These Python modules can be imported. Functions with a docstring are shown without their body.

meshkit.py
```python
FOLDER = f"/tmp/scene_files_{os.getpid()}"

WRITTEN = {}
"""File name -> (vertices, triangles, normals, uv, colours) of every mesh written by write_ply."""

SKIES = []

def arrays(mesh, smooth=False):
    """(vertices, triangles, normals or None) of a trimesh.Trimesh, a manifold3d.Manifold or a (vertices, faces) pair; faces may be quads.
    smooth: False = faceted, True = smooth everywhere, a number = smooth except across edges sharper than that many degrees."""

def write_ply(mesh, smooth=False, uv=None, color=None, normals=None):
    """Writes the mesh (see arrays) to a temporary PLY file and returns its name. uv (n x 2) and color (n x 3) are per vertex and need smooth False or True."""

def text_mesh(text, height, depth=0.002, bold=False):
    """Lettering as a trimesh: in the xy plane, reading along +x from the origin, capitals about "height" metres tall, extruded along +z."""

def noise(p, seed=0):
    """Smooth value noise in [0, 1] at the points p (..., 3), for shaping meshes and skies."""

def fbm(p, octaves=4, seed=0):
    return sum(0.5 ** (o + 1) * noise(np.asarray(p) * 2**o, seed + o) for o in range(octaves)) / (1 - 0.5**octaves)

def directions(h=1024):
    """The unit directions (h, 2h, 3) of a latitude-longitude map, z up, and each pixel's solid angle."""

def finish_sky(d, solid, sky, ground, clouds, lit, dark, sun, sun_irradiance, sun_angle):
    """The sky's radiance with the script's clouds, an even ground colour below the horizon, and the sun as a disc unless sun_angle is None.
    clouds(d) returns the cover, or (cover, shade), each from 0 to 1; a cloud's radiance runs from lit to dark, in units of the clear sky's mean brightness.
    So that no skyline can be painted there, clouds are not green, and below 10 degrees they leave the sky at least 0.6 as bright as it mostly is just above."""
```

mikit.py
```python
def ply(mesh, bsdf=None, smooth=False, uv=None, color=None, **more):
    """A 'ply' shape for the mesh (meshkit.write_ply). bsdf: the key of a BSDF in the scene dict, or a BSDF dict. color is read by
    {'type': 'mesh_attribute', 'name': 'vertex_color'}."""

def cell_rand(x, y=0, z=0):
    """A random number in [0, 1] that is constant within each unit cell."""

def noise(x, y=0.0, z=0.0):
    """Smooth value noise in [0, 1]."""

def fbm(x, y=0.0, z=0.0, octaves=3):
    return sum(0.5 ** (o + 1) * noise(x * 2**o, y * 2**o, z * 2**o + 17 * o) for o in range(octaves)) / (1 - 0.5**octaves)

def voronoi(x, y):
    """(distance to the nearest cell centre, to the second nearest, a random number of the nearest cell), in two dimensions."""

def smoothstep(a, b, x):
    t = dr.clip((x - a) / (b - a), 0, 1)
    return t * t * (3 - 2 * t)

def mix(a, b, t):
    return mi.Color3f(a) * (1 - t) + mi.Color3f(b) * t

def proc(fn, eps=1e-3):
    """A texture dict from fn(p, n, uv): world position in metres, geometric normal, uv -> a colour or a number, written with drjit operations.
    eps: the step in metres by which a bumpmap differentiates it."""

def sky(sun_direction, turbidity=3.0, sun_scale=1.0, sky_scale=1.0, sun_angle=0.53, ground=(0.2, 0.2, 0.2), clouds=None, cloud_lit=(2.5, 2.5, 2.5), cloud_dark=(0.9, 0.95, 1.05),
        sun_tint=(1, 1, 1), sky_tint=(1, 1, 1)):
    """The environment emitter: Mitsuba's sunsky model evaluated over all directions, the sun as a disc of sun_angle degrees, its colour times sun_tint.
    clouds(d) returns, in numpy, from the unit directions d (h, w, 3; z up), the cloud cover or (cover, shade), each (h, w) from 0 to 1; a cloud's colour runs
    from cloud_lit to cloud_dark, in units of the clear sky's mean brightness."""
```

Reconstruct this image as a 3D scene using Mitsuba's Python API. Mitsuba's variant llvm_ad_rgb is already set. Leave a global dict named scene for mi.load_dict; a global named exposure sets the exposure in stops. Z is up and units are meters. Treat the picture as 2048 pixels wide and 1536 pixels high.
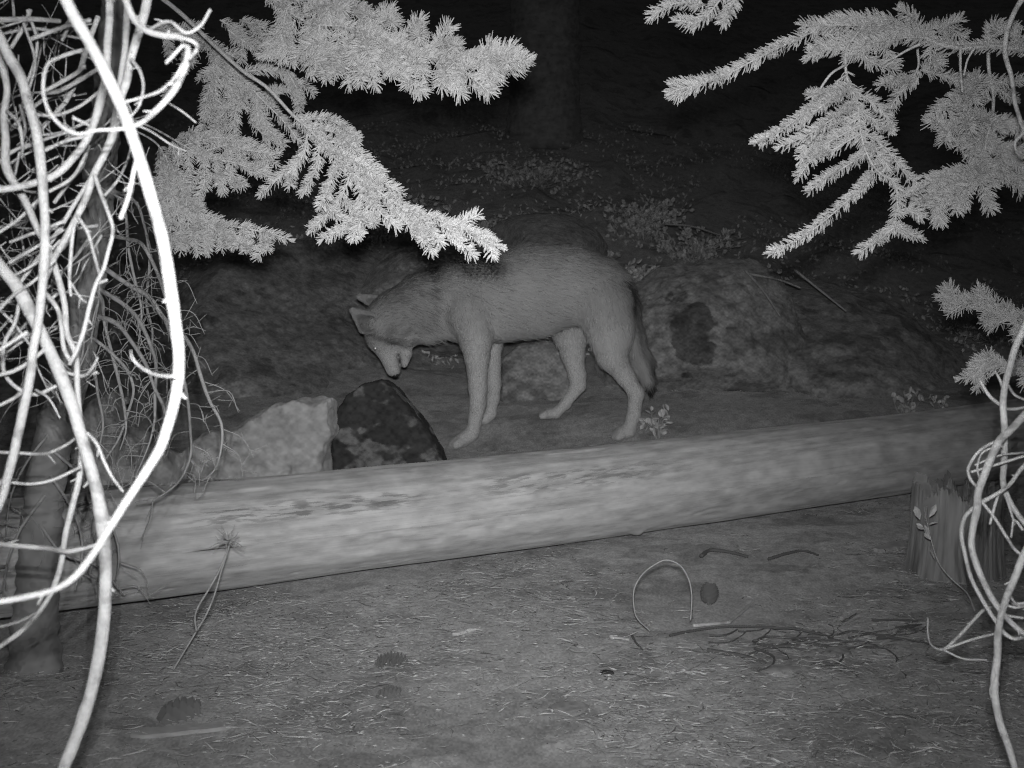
import math, random
import numpy as np, trimesh, mitsuba as mi, mikit, meshkit
import drjit as dr
from scipy.interpolate import PchipInterpolator
from scipy.spatial import cKDTree
from mikit import proc, noise, fbm, smoothstep, mix
T = mi.ScalarTransform4f
scene, labels = {}, {}
RNG = np.random.default_rng(7)

# ------------------------------------------------------------------ camera, sky, flash, exposure
FPX, PITCH, CAM_H = 2668.0, math.radians(7.9), 1.0      # focal length in pixels of a 2048 wide frame
ORI = np.array([0.0, 0.0, CAM_H])
FWD = np.array([0.0, math.cos(PITCH), -math.sin(PITCH)])
RGT = np.array([1.0, 0.0, 0.0])
UPV = np.array([0.0, math.sin(PITCH), math.cos(PITCH)])
scene['camera'] = {'type': 'thinlens', 'fov': math.degrees(2 * math.atan(1024 / FPX)), 'fov_axis': 'x', 'near_clip': 0.02, 'far_clip': 400.0,
                   'aperture_radius': 0.0024, 'focus_distance': 3.5,
                   'to_world': T().look_at(origin=ORI.tolist(), target=(ORI + FWD).tolist(), up=[0, 0, 1])}
exposure = 0.0
# a moonless overcast night: only a trace of even grey skylight
scene['sky'] = mikit.sky([0.3, 0.4, 0.25], turbidity=3, sun_scale=0.0, sky_scale=0.13, sky_tint=(1, 1, 1), sun_angle=12,
                         clouds=lambda d: 1.0, cloud_lit=(1, 1, 1), cloud_dark=(1, 1, 1), ground=(0.15, 0.15, 0.15))
FLASH_NARROW, FLASH_WIDE = 4.3, 2.55
FLASH_AIM = ORI + FWD + RGT * ((995 - 1024) / FPX) + UPV * ((768 - 740) / FPX)
LED_UP = 0.066                                            # the infrared lamp sits this far above the lens
LEDS = [(x, z) for z in (-0.010, 0.010) for x in (-0.022, 0.0, 0.022)]
for i, (lx, lz) in enumerate(LEDS):
    o = ORI + UPV * (LED_UP + lz) + RGT * lx + FWD * 0.012
    t = o + (FLASH_AIM - ORI)
    for nm, inten, cut, beam in (('narrow', FLASH_NARROW, 22.0, 3.0), ('wide', FLASH_WIDE, 48.0, 12.0)):
        scene[f'flash_{nm}_{i}'] = {'type': 'spot', 'to_world': T().look_at(origin=o.tolist(), target=t.tolist(), up=[0, 0, 1]),
                                    'intensity': {'type': 'rgb', 'value': [inten] * 3}, 'cutoff_angle': cut, 'beam_width': beam}


# ------------------------------------------------------------------ helpers
def P(px, py, d):
    """The point that stands at a pixel of the photograph, d metres along the view."""
    return ORI + d * (FWD + RGT * ((px - 1024) / FPX) + UPV * ((768 - py) / FPX))


def sstep(a, b, x):
    t = np.clip((x - a) / (b - a), 0, 1)
    return t * t * (3 - 2 * t)


def ground_base(x, y):
    x, y = np.asarray(x, float), np.asarray(y, float)
    z = 0.045 * np.clip((x + 0.2) / 0.9, 0, 1.2) * (1 - sstep(6, 9, y)) * sstep(4.5, 5.1, y) - 0.006
    z = z + 0.36 * np.clip(y - 5.27, 0, 0.2) + 0.10 * np.clip(y - 5.47, 0, 1.48) + 0.21 * np.clip(y - 6.95, 0, 5.5) + 0.25 * np.clip(y - 12.45, 0, 60)
    z = z - 0.22 * np.clip(x - 0.9, 0, 4.0) * sstep(6.6, 8.5, y)                       # the slope drops away to the right
    z = z + 0.05 * sstep(-0.2, -1.2, x) * sstep(3.4, 4.6, y) * (1 - sstep(6, 9, y))
    # the hollow that the log has settled into
    a, b = P(122, 1103, 3.235)[:2], P(1800, 906, 4.50)[:2]
    n = np.array([-(b - a)[1], (b - a)[0]]) / np.linalg.norm(b - a)
    z = z - 0.020 * np.exp(-(((x - a[0]) * n[0] + (y - a[1]) * n[1]) / 0.19) ** 2)
    return z


def ground_z(x, y):
    x, y = np.asarray(x, float), np.asarray(y, float)
    p = np.stack([x, y, 0 * x], -1)
    far = sstep(5.5, 9, y)
    z = ground_base(x, y) + (meshkit.fbm(p * 1.6, 3, 3) - 0.5) * (0.05 * (1 - 0.85 * np.exp(-((y - 5.4) / 0.5) ** 2)) + 0.35 * far) - 0.03 * sstep(-0.65, -1.0, x) * sstep(2.6, 3.0, y) * (1 - sstep(3.6, 4.0, y)) + (meshkit.fbm(p * 9, 3, 5) - 0.5) * 0.016
    return z


def GP(px, py, lift=0.0):
    """Where the ray through a pixel meets the ground."""
    ds = np.linspace(1.2, 16, 4000)
    q = ORI + ds[:, None] * (FWD + RGT * ((px - 1024) / FPX) + UPV * ((768 - py) / FPX))
    under = q[:, 2] < ground_z(q[:, 0], q[:, 1])
    i = int(np.argmax(under)) if under.any() else len(ds) - 1
    return np.array([q[i, 0], q[i, 1], float(ground_z(q[i, 0], q[i, 1])) + lift])


def unit(v):
    return v / (np.linalg.norm(v, axis=-1, keepdims=True) + 1e-12)


def spline(pts, step):
    pts = np.asarray(pts, float)
    s = np.concatenate([[0], np.cumsum(np.linalg.norm(np.diff(pts[:, :3], axis=0), axis=1))])
    keep = np.concatenate([[True], np.diff(s) > 1e-6])
    pts, s = pts[keep], s[keep]
    if len(pts) == 2:
        f = lambda q: pts[0] + (pts[1] - pts[0]) * (q / s[-1])[:, None]
    else:
        # Catmull-Rom tangents, so that bends are round
        f0 = PchipInterpolator(s, pts, axis=0)
        m = np.gradient(pts, s, axis=0)
        from scipy.interpolate import CubicHermiteSpline
        h = CubicHermiteSpline(s, pts[:, :3], m[:, :3], axis=0)
        f = lambda q: np.hstack([h(q), f0(q)[:, 3:]])
    n = max(3, int(s[-1] / step) + 1)
    return f(np.linspace(0, s[-1], n))


def frames(p):
    t = unit(np.gradient(p, axis=0))
    a = np.zeros_like(p)
    r = np.array([0, 0, 1.0]) if abs(t[0, 2]) < 0.9 else np.array([1.0, 0, 0])
    v = np.cross(t[0], r)
    for i in range(len(p)):
        v = v - t[i] * v.dot(t[i])
        v = v / (np.linalg.norm(v) + 1e-12)
        a[i] = v
    return t, a, np.cross(t, a)


def tube(pts4, step=0.008, sides=8, rough=0.06, seed=0, cap=True):
    """A tapered branch through points (x, y, z, radius), with knobbly bark."""
    q = spline(pts4, step)
    p, r = q[:, :3], np.maximum(q[:, 3], 0.0003)
    t, a, b = frames(p)
    ang = np.arange(sides) * 2 * np.pi / sides
    dirs = np.cos(ang)[None, :, None] * a[:, None] + np.sin(ang)[None, :, None] * b[:, None]
    rr = r[:, None] * np.ones((1, sides))
    if rough > 0:
        s = np.arange(len(p)) * step
        key = np.stack([s[:, None] * 60 + 0 * ang, np.cos(ang)[None] * 1.3 + seed * 3.1 + 0 * s[:, None], np.sin(ang)[None] * 1.3 + 0 * s[:, None]], -1)
        rr = rr * (1 + rough * 2 * (meshkit.fbm(key, 2, seed) - 0.5))
        ring = meshkit.noise(np.stack([s * 18, s * 0 + seed, s * 0], -1), 9)
        rr = rr * (1 + 0.35 * rough * 4 * sstep(0.8, 0.98, ring))[:, None]
    v = p[:, None] + dirs * rr[..., None]
    n = len(p)
    i, j = np.meshgrid(np.arange(n - 1), np.arange(sides), indexing='ij')
    f = np.stack([i * sides + j, i * sides + (j + 1) % sides, (i + 1) * sides + (j + 1) % sides, (i + 1) * sides + j], -1).reshape(-1, 4)
    f = np.vstack([f[:, [0, 1, 2]], f[:, [0, 2, 3]]])
    v = v.reshape(-1, 3)
    if cap:
        c = len(v)
        v = np.vstack([v, p[:1], p[-1:] + t[-1:] * r[-1] * 0.5])
        k = np.arange(sides)
        f = np.vstack([f, np.stack([k * 0 + c, (k + 1) % sides, k], 1), np.stack([k * 0 + c + 1, (n - 1) * sides + k, (n - 1) * sides + (k + 1) % sides], 1)])
    return v, f


def join(parts):
    vs, fs, at = [], [], 0
    for v, f in parts:
        vs.append(v); fs.append(np.asarray(f) + at); at += len(v)
    return np.vstack(vs), np.vstack(fs)


COUNT = {}


def numbered(name):
    n = COUNT.get(name, 0)
    COUNT[name] = n + 1
    return name if n == 0 else f'{name}_{n:03d}'


def obj(name, mesh, bsdf, parent=None, smooth=True, label=None, cat=None, group=None, kind=None, **kw):
    key = numbered((parent + '__' if parent else '') + name)
    scene[key] = mikit.ply(mesh, bsdf, smooth=smooth, **kw)
    tag(key, label, cat, group, kind)
    return key


def tag(key, label=None, cat=None, group=None, kind=None):
    d = {k: v for k, v in (('label', label), ('category', cat), ('group', group), ('kind', kind)) if v}
    if d:
        labels[key] = d


def thing(name, label, cat, group=None):
    key = numbered(name)
    tag(key, label, cat, group)
    return key


def rock_mesh(c, size, seed, rough=0.25, freq=2.2, sub=5, flat=0.0, facets=0):
    m = trimesh.creation.icosphere(subdivisions=sub)
    v = np.array(m.vertices)
    d = v.copy()
    rng = np.random.default_rng(seed)
    r = np.ones(len(v))
    for _ in range(facets):
        n = unit(rng.normal(size=3)); h = rng.uniform(0.62, 0.9)
        r = np.minimum(r, h / np.maximum(d @ n, 1e-3))
    r = r * (1 + rough * (meshkit.fbm(d * freq + seed * 7.3, 5, seed) - 0.5) * 2 + rough * 0.25 * (meshkit.fbm(d * freq * 7 + seed, 3, seed + 3) - 0.5))
    v = d * r[:, None] * np.asarray(size)
    return v + np.asarray(c), np.array(m.faces)


# ------------------------------------------------------------------ materials (the photograph is a monochrome infrared picture)
def grey(f):
    return mi.Color3f(f)


def rough_mat(tex, rough=0.9, spec=0.2):
    return {'type': 'twosided', 'bsdf': {'type': 'principled', 'base_color': tex, 'roughness': rough, 'specular': spec}}


def flat(v):
    return {'type': 'rgb', 'value': [v] * 3}


def soil(p, n, uv):
    a = fbm(p.x * 3, p.y * 3, 0, 3)
    b = fbm(p.x * 40, p.y * 40, p.z * 40, 3)
    c = noise(p.x * 260, p.y * 170, 5)
    dark = smoothstep(0.56, 0.68, fbm(p.x * 7 + 11, p.y * 9, 2, 3))
    return grey((0.335 + 0.12 * (a - 0.5)) * (0.66 + 0.68 * b) * (0.8 + 0.4 * c) * (1 - 0.26 * dark))


scene['soil_mat'] = rough_mat(proc(soil), 1.0, 0.1)


def wood_log(p, n, uv):
    a, t = uv.x - 0.4, uv.y                             # metres along, angle round
    w = t + 0.25 * (noise(a * 1.3, t * 2) - 0.5)
    streak = fbm(a * 4.5, w * 13, 0, 4)
    fine = noise(a * 14, w * 90, 3)
    blotch = fbm(a * 3 + 5, w * 5, 1, 4)
    cloud = fbm(a * 20 + 1, w * 9, 3, 4)
    val = 0.40 + 0.05 * (streak - 0.5) + 0.05 * (fine - 0.5) + 0.16 * (blotch - 0.5) + 0.26 * (cloud - 0.5)
    # dark rotten streaks along the upper face, with ragged edges
    m1 = smoothstep(0.2, 0.4, a) * (1 - smoothstep(0.8, 1.0, a)) * smoothstep(0.3, 0.5, t) * (1 - smoothstep(0.66, 0.86, t))
    m2 = smoothstep(1.05, 1.15, a) * (1 - smoothstep(1.5, 1.9, a)) * smoothstep(0.3, 0.5, t) * (1 - smoothstep(0.75, 0.95, t))
    rag = smoothstep(0.42, 0.72, fbm(a * 26, w * 22, 8, 4))
    val = val * (1 - 0.5 * rag * dr.minimum(1, m1 + 0.8 * m2))
    crack = smoothstep(0.035, 0.0, dr.abs(noise(a * 1.1 + 3, w * 11, 21) - 0.5)) * smoothstep(0.45, 0.6, noise(a * 1.7, w * 6, 30))
    return grey(dr.clip(val * (1 - 0.12 * crack), 0.05, 0.8))


scene['log_mat'] = rough_mat(proc(wood_log), 0.85, 0.2)


def bark(p, n, uv):
    a = fbm(p.x * 30, p.y * 30, p.z * 12, 3)
    b = fbm(p.x * 14 + 3, p.y * 14, p.z * 30, 3)
    spot = smoothstep(0.6, 0.72, fbm(p.x * 45, p.y * 45, p.z * 60, 2))
    return grey((0.22 + 0.16 * (a - 0.5) + 0.16 * (b - 0.5)) * (1 - 0.18 * spot))


scene['bark_mat'] = rough_mat(proc(bark), 0.95, 0.15)


def pale_wood(p, n, uv):
    a = fbm(p.x * 90, p.y * 90, p.z * 60, 3)
    b = noise(p.x * 320, p.y * 320, p.z * 320)
    s = smoothstep(0.62, 0.75, fbm(p.x * 55 + 9, p.y * 55, p.z * 55, 2))
    return grey((0.43 + 0.2 * (a - 0.5) + 0.1 * (b - 0.5)) * (1 - 0.3 * s))


scene['pale_wood_mat'] = rough_mat(proc(pale_wood), 0.7, 0.3)


def twig_wood(p, n, uv):
    return grey(0.30 + 0.14 * (fbm(p.x * 70, p.y * 70, p.z * 70, 2) - 0.5))


scene['twig_mat'] = rough_mat(proc(twig_wood), 0.9, 0.2)


def needle_col(p, n, uv):
    return grey(0.60 + 0.12 * (noise(p.x * 150, p.y * 150, p.z * 150) - 0.5) + 0.12 * (noise(p.x * 14, p.y * 14, p.z * 14) - 0.5))


scene['needle_mat'] = {'type': 'principledthin', 'base_color': proc(needle_col), 'roughness': 0.7, 'diff_trans': 0.7}


def leaf_col(p, n, uv):
    return grey(0.45 + 0.3 * (noise(p.x * 60, p.y * 60, p.z * 60) - 0.5))


scene['leaf_mat'] = rough_mat(proc(leaf_col), 0.5, 0.4)


def pale_rock(p, n, uv):
    a = fbm(p.x * 9, p.y * 9, p.z * 9, 4)
    b = fbm(p.x * 50, p.y * 50, p.z * 50, 3)
    s = smoothstep(0.6, 0.7, fbm(p.x * 16 + 4, p.y * 16, p.z * 16, 3))
    return grey((0.40 + 0.4 * (a - 0.5)) * (0.6 + 0.8 * b) * (1 - 0.15 * s))


scene['pale_rock_mat'] = rough_mat(proc(pale_rock), 1.0, 0.1)


def dark_rock(p, n, uv):
    a = fbm(p.x * 7, p.y * 7, p.z * 7, 4)
    b = fbm(p.x * 60, p.y * 60, p.z * 60, 3)
    pale = smoothstep(0.56, 0.66, fbm(p.x * 11 + 7, p.y * 11, p.z * 13, 4))
    return grey((0.05 + 0.04 * (a - 0.5)) * (0.4 + 1.2 * b) + 0.2 * pale * b)


scene['dark_rock_mat'] = rough_mat(proc(dark_rock), 1.0, 0.1)


def granite(p, n, uv):
    a = fbm(p.x * 2.5, p.y * 2.5, p.z * 2.5, 4)
    b = fbm(p.x * 34, p.y * 34, p.z * 34, 3)
    c = noise(p.x * 120, p.y * 120, p.z * 120)
    lich = smoothstep(0.55, 0.65, fbm(p.x * 8 + 2, p.y * 8, p.z * 8, 4))
    return grey((0.24 + 0.18 * (a - 0.5)) * (0.4 + 1.2 * b) * (0.7 + 0.6 * c) * (1 - 0.35 * lich))


scene['granite_mat'] = rough_mat(proc(granite), 1.0, 0.1)


def burnt_granite(p, n, uv):
    base = granite(p, n, uv).x
    dx, dz = p.x - float(BURN[0]), p.z - float(BURN[2])
    w = fbm(p.x * 12, p.y * 12, p.z * 12, 4) - 0.5
    ring = dr.sqrt(dr.square(dx / 0.11) + dr.square(dz / 0.2))
    m = 1 - smoothstep(0.75, 0.95, ring + 1.6 * w)
    return grey(base * (1 - 0.62 * m))


BURN = P(1378, 665, 5.9)
scene['burnt_rock_mat'] = rough_mat(proc(burnt_granite), 1.0, 0.1)
scene['litter_mat'] = rough_mat({'type': 'mesh_attribute', 'name': 'vertex_color'}, 0.8, 0.2)
scene['fur_mat'] = rough_mat({'type': 'mesh_attribute', 'name': 'vertex_color'}, 0.8, 0.2)
scene['wet_dark_mat'] = {'type': 'principled', 'base_color': flat(0.03), 'roughness': 0.18, 'specular': 0.7}
scene['eye_mat'] = {'type': 'principled', 'base_color': flat(0.6), 'roughness': 0.42, 'metallic': 0.7}
scene['housing_mat'] = rough_mat(flat(0.06), 0.6, 0.3)

# ------------------------------------------------------------------ the setting: one ground sheet that rises to a hillside
def graded(lo, hi, step, far, grow=1.12):
    mid = list(np.arange(lo, hi, step))
    up, s = [hi], step
    while up[-1] < far:
        s *= grow; up.append(up[-1] + s)
    return mid + up


xs = graded(-2.2, 2.8, 0.017, 60)
neg, s = [-2.2], 0.017
while neg[-1] > -60:
    s *= 1.12; neg.append(neg[-1] - s)
xs = np.array(neg[:0:-1] + xs)
ys = graded(1.4, 6.6, 0.017, 80, 1.03)
neg, s = [1.4], 0.017
while neg[-1] > -20:
    s *= 1.15; neg.append(neg[-1] - s)
ys = np.array(neg[:0:-1] + ys)
gx, gy = np.meshgrid(xs, ys, indexing='ij')
gz = ground_z(gx, gy)
pp = np.stack([gx, gy, 0 * gx], -1)
gz = gz + (meshkit.fbm(pp * 38, 3, 11) - 0.5) * 0.010 * (1 - sstep(7, 9, gy))
nx, ny = gx.shape
gi, gj = np.meshgrid(np.arange(nx - 1), np.arange(ny - 1), indexing='ij')
gf = np.stack([gi * ny + gj, (gi + 1) * ny + gj, (gi + 1) * ny + gj + 1, gi * ny + gj + 1], -1).reshape(-1, 4)
obj('ground', (np.stack([gx, gy, gz], -1).reshape(-1, 3), gf), 'soil_mat', kind='structure', label='dusty forest floor with needles and chips that rises into a dark hillside')

# ------------------------------------------------------------------ fallen log
LOG_A, LOG_B, LOG_R = P(122, 1103, 3.235), P(1800, 906, 4.50), 0.138
LOG_DIR = LOG_B - LOG_A
LOG_LEN = np.linalg.norm(LOG_DIR) * 1.42 + 0.4
LOG_DIR = unit(LOG_DIR)
LOG_A = LOG_A - 0.4 * LOG_DIR
la, lt = np.meshgrid(np.linspace(0, LOG_LEN, 620), np.linspace(0, 2 * np.pi, 161), indexing='ij')
side = unit(np.cross(LOG_DIR, [0, 0, 1.0])); upl = np.cross(side, LOG_DIR)     # side points to the camera
key = np.stack([la * 1.6, 2.2 * np.cos(lt), 2.2 * np.sin(lt)], -1)
r = LOG_R * (1.0 - 0.004 * la) + 0.014 * (meshkit.fbm(key, 3, 2) - 0.5)
wv = lt + 0.25 * (meshkit.noise(np.stack([la * 1.3, lt * 2, 0 * la], -1), 1) - 0.5)
crack = np.abs(meshkit.noise(np.stack([la * 1.1, np.cos(wv) * 6, np.sin(wv) * 6], -1), 21) - 0.5)
r = r - 0.006 * sstep(0.02, 0.0, crack) * sstep(0.55, 0.62, meshkit.noise(np.stack([la * 2.2, np.cos(wv) * 4, np.sin(wv) * 4], -1), 33)) + 0.003 * (meshkit.fbm(np.stack([la * 4, np.cos(wv) * 9, np.sin(wv) * 9], -1), 3, 4) - 0.5)
# flaked-off layer of the upper face
flake = sstep(0.50, 0.56, meshkit.fbm(np.stack([la * 2.6, np.cos(lt) * 5, np.sin(lt) * 5], -1), 4, 14))
r = r - 0.002 * flake * sstep(0.1, 0.6, np.sin(lt))
for ka, kt, kh, kw in ((0, -0.95, 0.013, 0.022), (2.9, 0.4, 0.012, 0.04), (0.6, 0.2, 0.008, 0.03)):
    if ka == 0:
        q = P(1290, 1066, 3.9); ka = (q - LOG_A) @ LOG_DIR
    r = r + kh * np.exp(-((la - ka) ** 2 + (LOG_R * (((lt - kt + np.pi) % (2 * np.pi)) - np.pi)) ** 2) / kw ** 2)
sag = -0.013 * np.sin((la - 0.4) * 1.1)
v = LOG_A + la[..., None] * LOG_DIR + (r * np.cos(lt))[..., None] * side + (r * np.sin(lt) + sag)[..., None] * upl
n1, n2 = la.shape
i, j = np.meshgrid(np.arange(n1 - 1), np.arange(n2 - 1), indexing='ij')
f = np.stack([i * n2 + j, i * n2 + j + 1, (i + 1) * n2 + j + 1, (i + 1) * n2 + j], -1).reshape(-1, 4)
vv = np.vstack([v.reshape(-1, 3), LOG_A[None], (LOG_A + LOG_DIR * LOG_LEN)[None]])
c = n1 * n2
k = np.arange(n2 - 1)
f = np.vstack([f[:, [0, 1, 2]], f[:, [0, 2, 3]], np.stack([k * 0 + c, k + 1, k], 1), np.stack([k * 0 + c + 1, (n1 - 1) * n2 + k, (n1 - 1) * n2 + k + 1], 1)])
uv = np.vstack([np.stack([la, lt], -1).reshape(-1, 2), [[0, 0]], [[LOG_LEN, 0]]])
obj('fallen_log', (vv, f), 'log_mat', uv=uv, label='long barkless weathered log lying across the ground in front of the wolf', cat='log')

# ------------------------------------------------------------------ stump by the right end of the log
def stump_mesh():
    c = P(1912, 1080, 3.62)
    base = np.array([c[0], c[1], float(ground_z(c[0], c[1])) - 0.05])
    th, hh = np.meshgrid(np.linspace(0, 2 * np.pi, 361), np.linspace(0, 1, 60), indexing='ij')
    cs, sn = np.cos(th), np.sin(th)
    top = 0.235 + 0.04 * (meshkit.noise(np.stack([cs * 5, sn * 5, 0 * cs], -1), 3) - 0.5) + 0.03 * (meshkit.noise(np.stack([cs * 17, sn * 17, 0 * cs], -1), 4) - 0.5) + 0.022 * (meshkit.noise(np.stack([cs * 45, sn * 45, 0 * cs], -1), 14) - 0.5)
    gap = sstep(0.64, 0.72, meshkit.noise(np.stack([cs * 7 + 2, sn * 7, 0 * cs], -1), 8))
    top = top - 0.09 * gap
    rr = 0.122 + 0.03 * (1 - hh) ** 3 + 0.012 * (meshkit.noise(np.stack([cs * 3, sn * 3, hh * 1.0], -1), 6) - 0.5)
    rr = rr - 0.010 * (meshkit.fbm(np.stack([cs * 20, sn * 20, hh * 1.6], -1), 4, 7))
    v = np.stack([base[0] + rr * cs, base[1] + rr * sn, base[2] + hh * (top + 0.05)], -1)
    # inner wall and rotten floor
    vi = np.stack([base[0] + (rr - 0.035) * cs, base[1] + (rr - 0.035) * sn, base[2] + 0.12 + hh * (top - 0.075)], -1)[:, ::-1]
    v = np.concatenate([v, vi], 1)
    a, b = v.shape[:2]
    i, j = np.meshgrid(np.arange(a - 1), np.arange(b - 1), indexing='ij')
    f = np.stack([i * b + j, (i + 1) * b + j, (i + 1) * b + j + 1, i * b + j + 1], -1).reshape(-1, 4)
    f = np.vstack([f[:, [0, 1, 2]], f[:, [0, 2, 3]]])
    fl = np.vstack([v.reshape(-1, 3), [[base[0], base[1], base[2] + 0.12]]])
    k = np.arange(a - 1)
    f = np.vstack([f, np.stack([k * b + b - 1, (k + 1) * b + b - 1, k * 0 + a * b], 1)])
    return fl, f


def stump_col(p, n, uv):
    s = fbm(p.x * 70, p.y * 70, p.z * 7, 3)
    b = fbm(p.x * 12, p.y * 12, p.z * 6, 3)
    return grey(0.22 + 0.2 * (s - 0.5) + 0.2 * (b - 0.5))


scene['stump_mat'] = rough_mat(proc(stump_col), 0.95, 0.1)
obj('stump', stump_mesh(), 'stump_mat', smooth=40, label='short weathered grey stump with a splintered top at the right end of the log', cat='stump')

# ------------------------------------------------------------------ rocks behind the log
def block_rock(name, outline, d0, thick, mat, seed, label, cat='rock', rough=0.02, group=None, lean=0.0, k=0.03):
    """A rock whose outline is given in the picture plane at distance d0; a rounded body of real thickness with a broken face."""
    from shapely.geometry import Polygon, Point
    pts = np.array([P(x, y, d0) for x, y in outline])
    o = pts.mean(0)
    loc = np.stack([(pts - o) @ RGT, (pts - o) @ UPV], 1)
    poly = Polygon(loc).buffer(0)
    x0, y0, x1, y1 = poly.bounds
    h = 0.006
    X, Y = np.meshgrid(np.arange(x0 - 0.04, x1 + 0.04, h), np.arange(y0 - 0.04, y1 + 0.04, h), indexing='ij')
    import shapely
    ptsg = shapely.points(X.ravel(), Y.ravel())
    inside = shapely.contains(poly, ptsg)
    dist = shapely.distance(poly.boundary, ptsg)
    sd = np.where(inside, -dist, dist).reshape(X.shape)
    Z = np.arange(-thick * 0.5 - 0.03, thick * 0.5 + 0.03, h)
    q = np.stack(np.broadcast_arrays(X[..., None], Y[..., None], Z[None, None]), -1)
    nz = (meshkit.fbm(q * 9 + seed * 3, 4, seed) - 0.5) + 0.3 * (meshkit.fbm(q * 38 + seed, 3, seed + 2) - 0.5)
    nz = nz - 0.55 * np.abs(meshkit.fbm(q * np.array([15, 7, 11]) + seed * 2, 2, seed + 9) - 0.5) + 0.12
    lump = (meshkit.fbm(q * 3.5 + seed * 5, 2, seed + 5) - 0.5)
    dz = np.abs(Z)[None, None] - thick * 0.5 + 0.3 * thick * lump
    d2 = sd[..., None] + 0 * dz
    hh = np.clip(0.5 - 0.5 * (d2 - dz) / k, 0, 1)
    F = dz * (1 - hh) * 1 + d2 * hh
    F = np.maximum(d2, dz) + 0.25 * k * np.clip(1 - np.abs(d2 - dz) / k, 0, 1) ** 2 + nz * rough * 2
    vv, ff = nets(F, (X[0, 0], Y[0, 0], Z[0]), h)
    out = o + vv[:, :1] * RGT + vv[:, 1:2] * UPV + (vv[:, 2:3] + lean * vv[:, 1:2]) * FWD
    return obj(name, (out, ff), mat, smooth=60, label=label, cat=cat, group=group)


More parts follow.
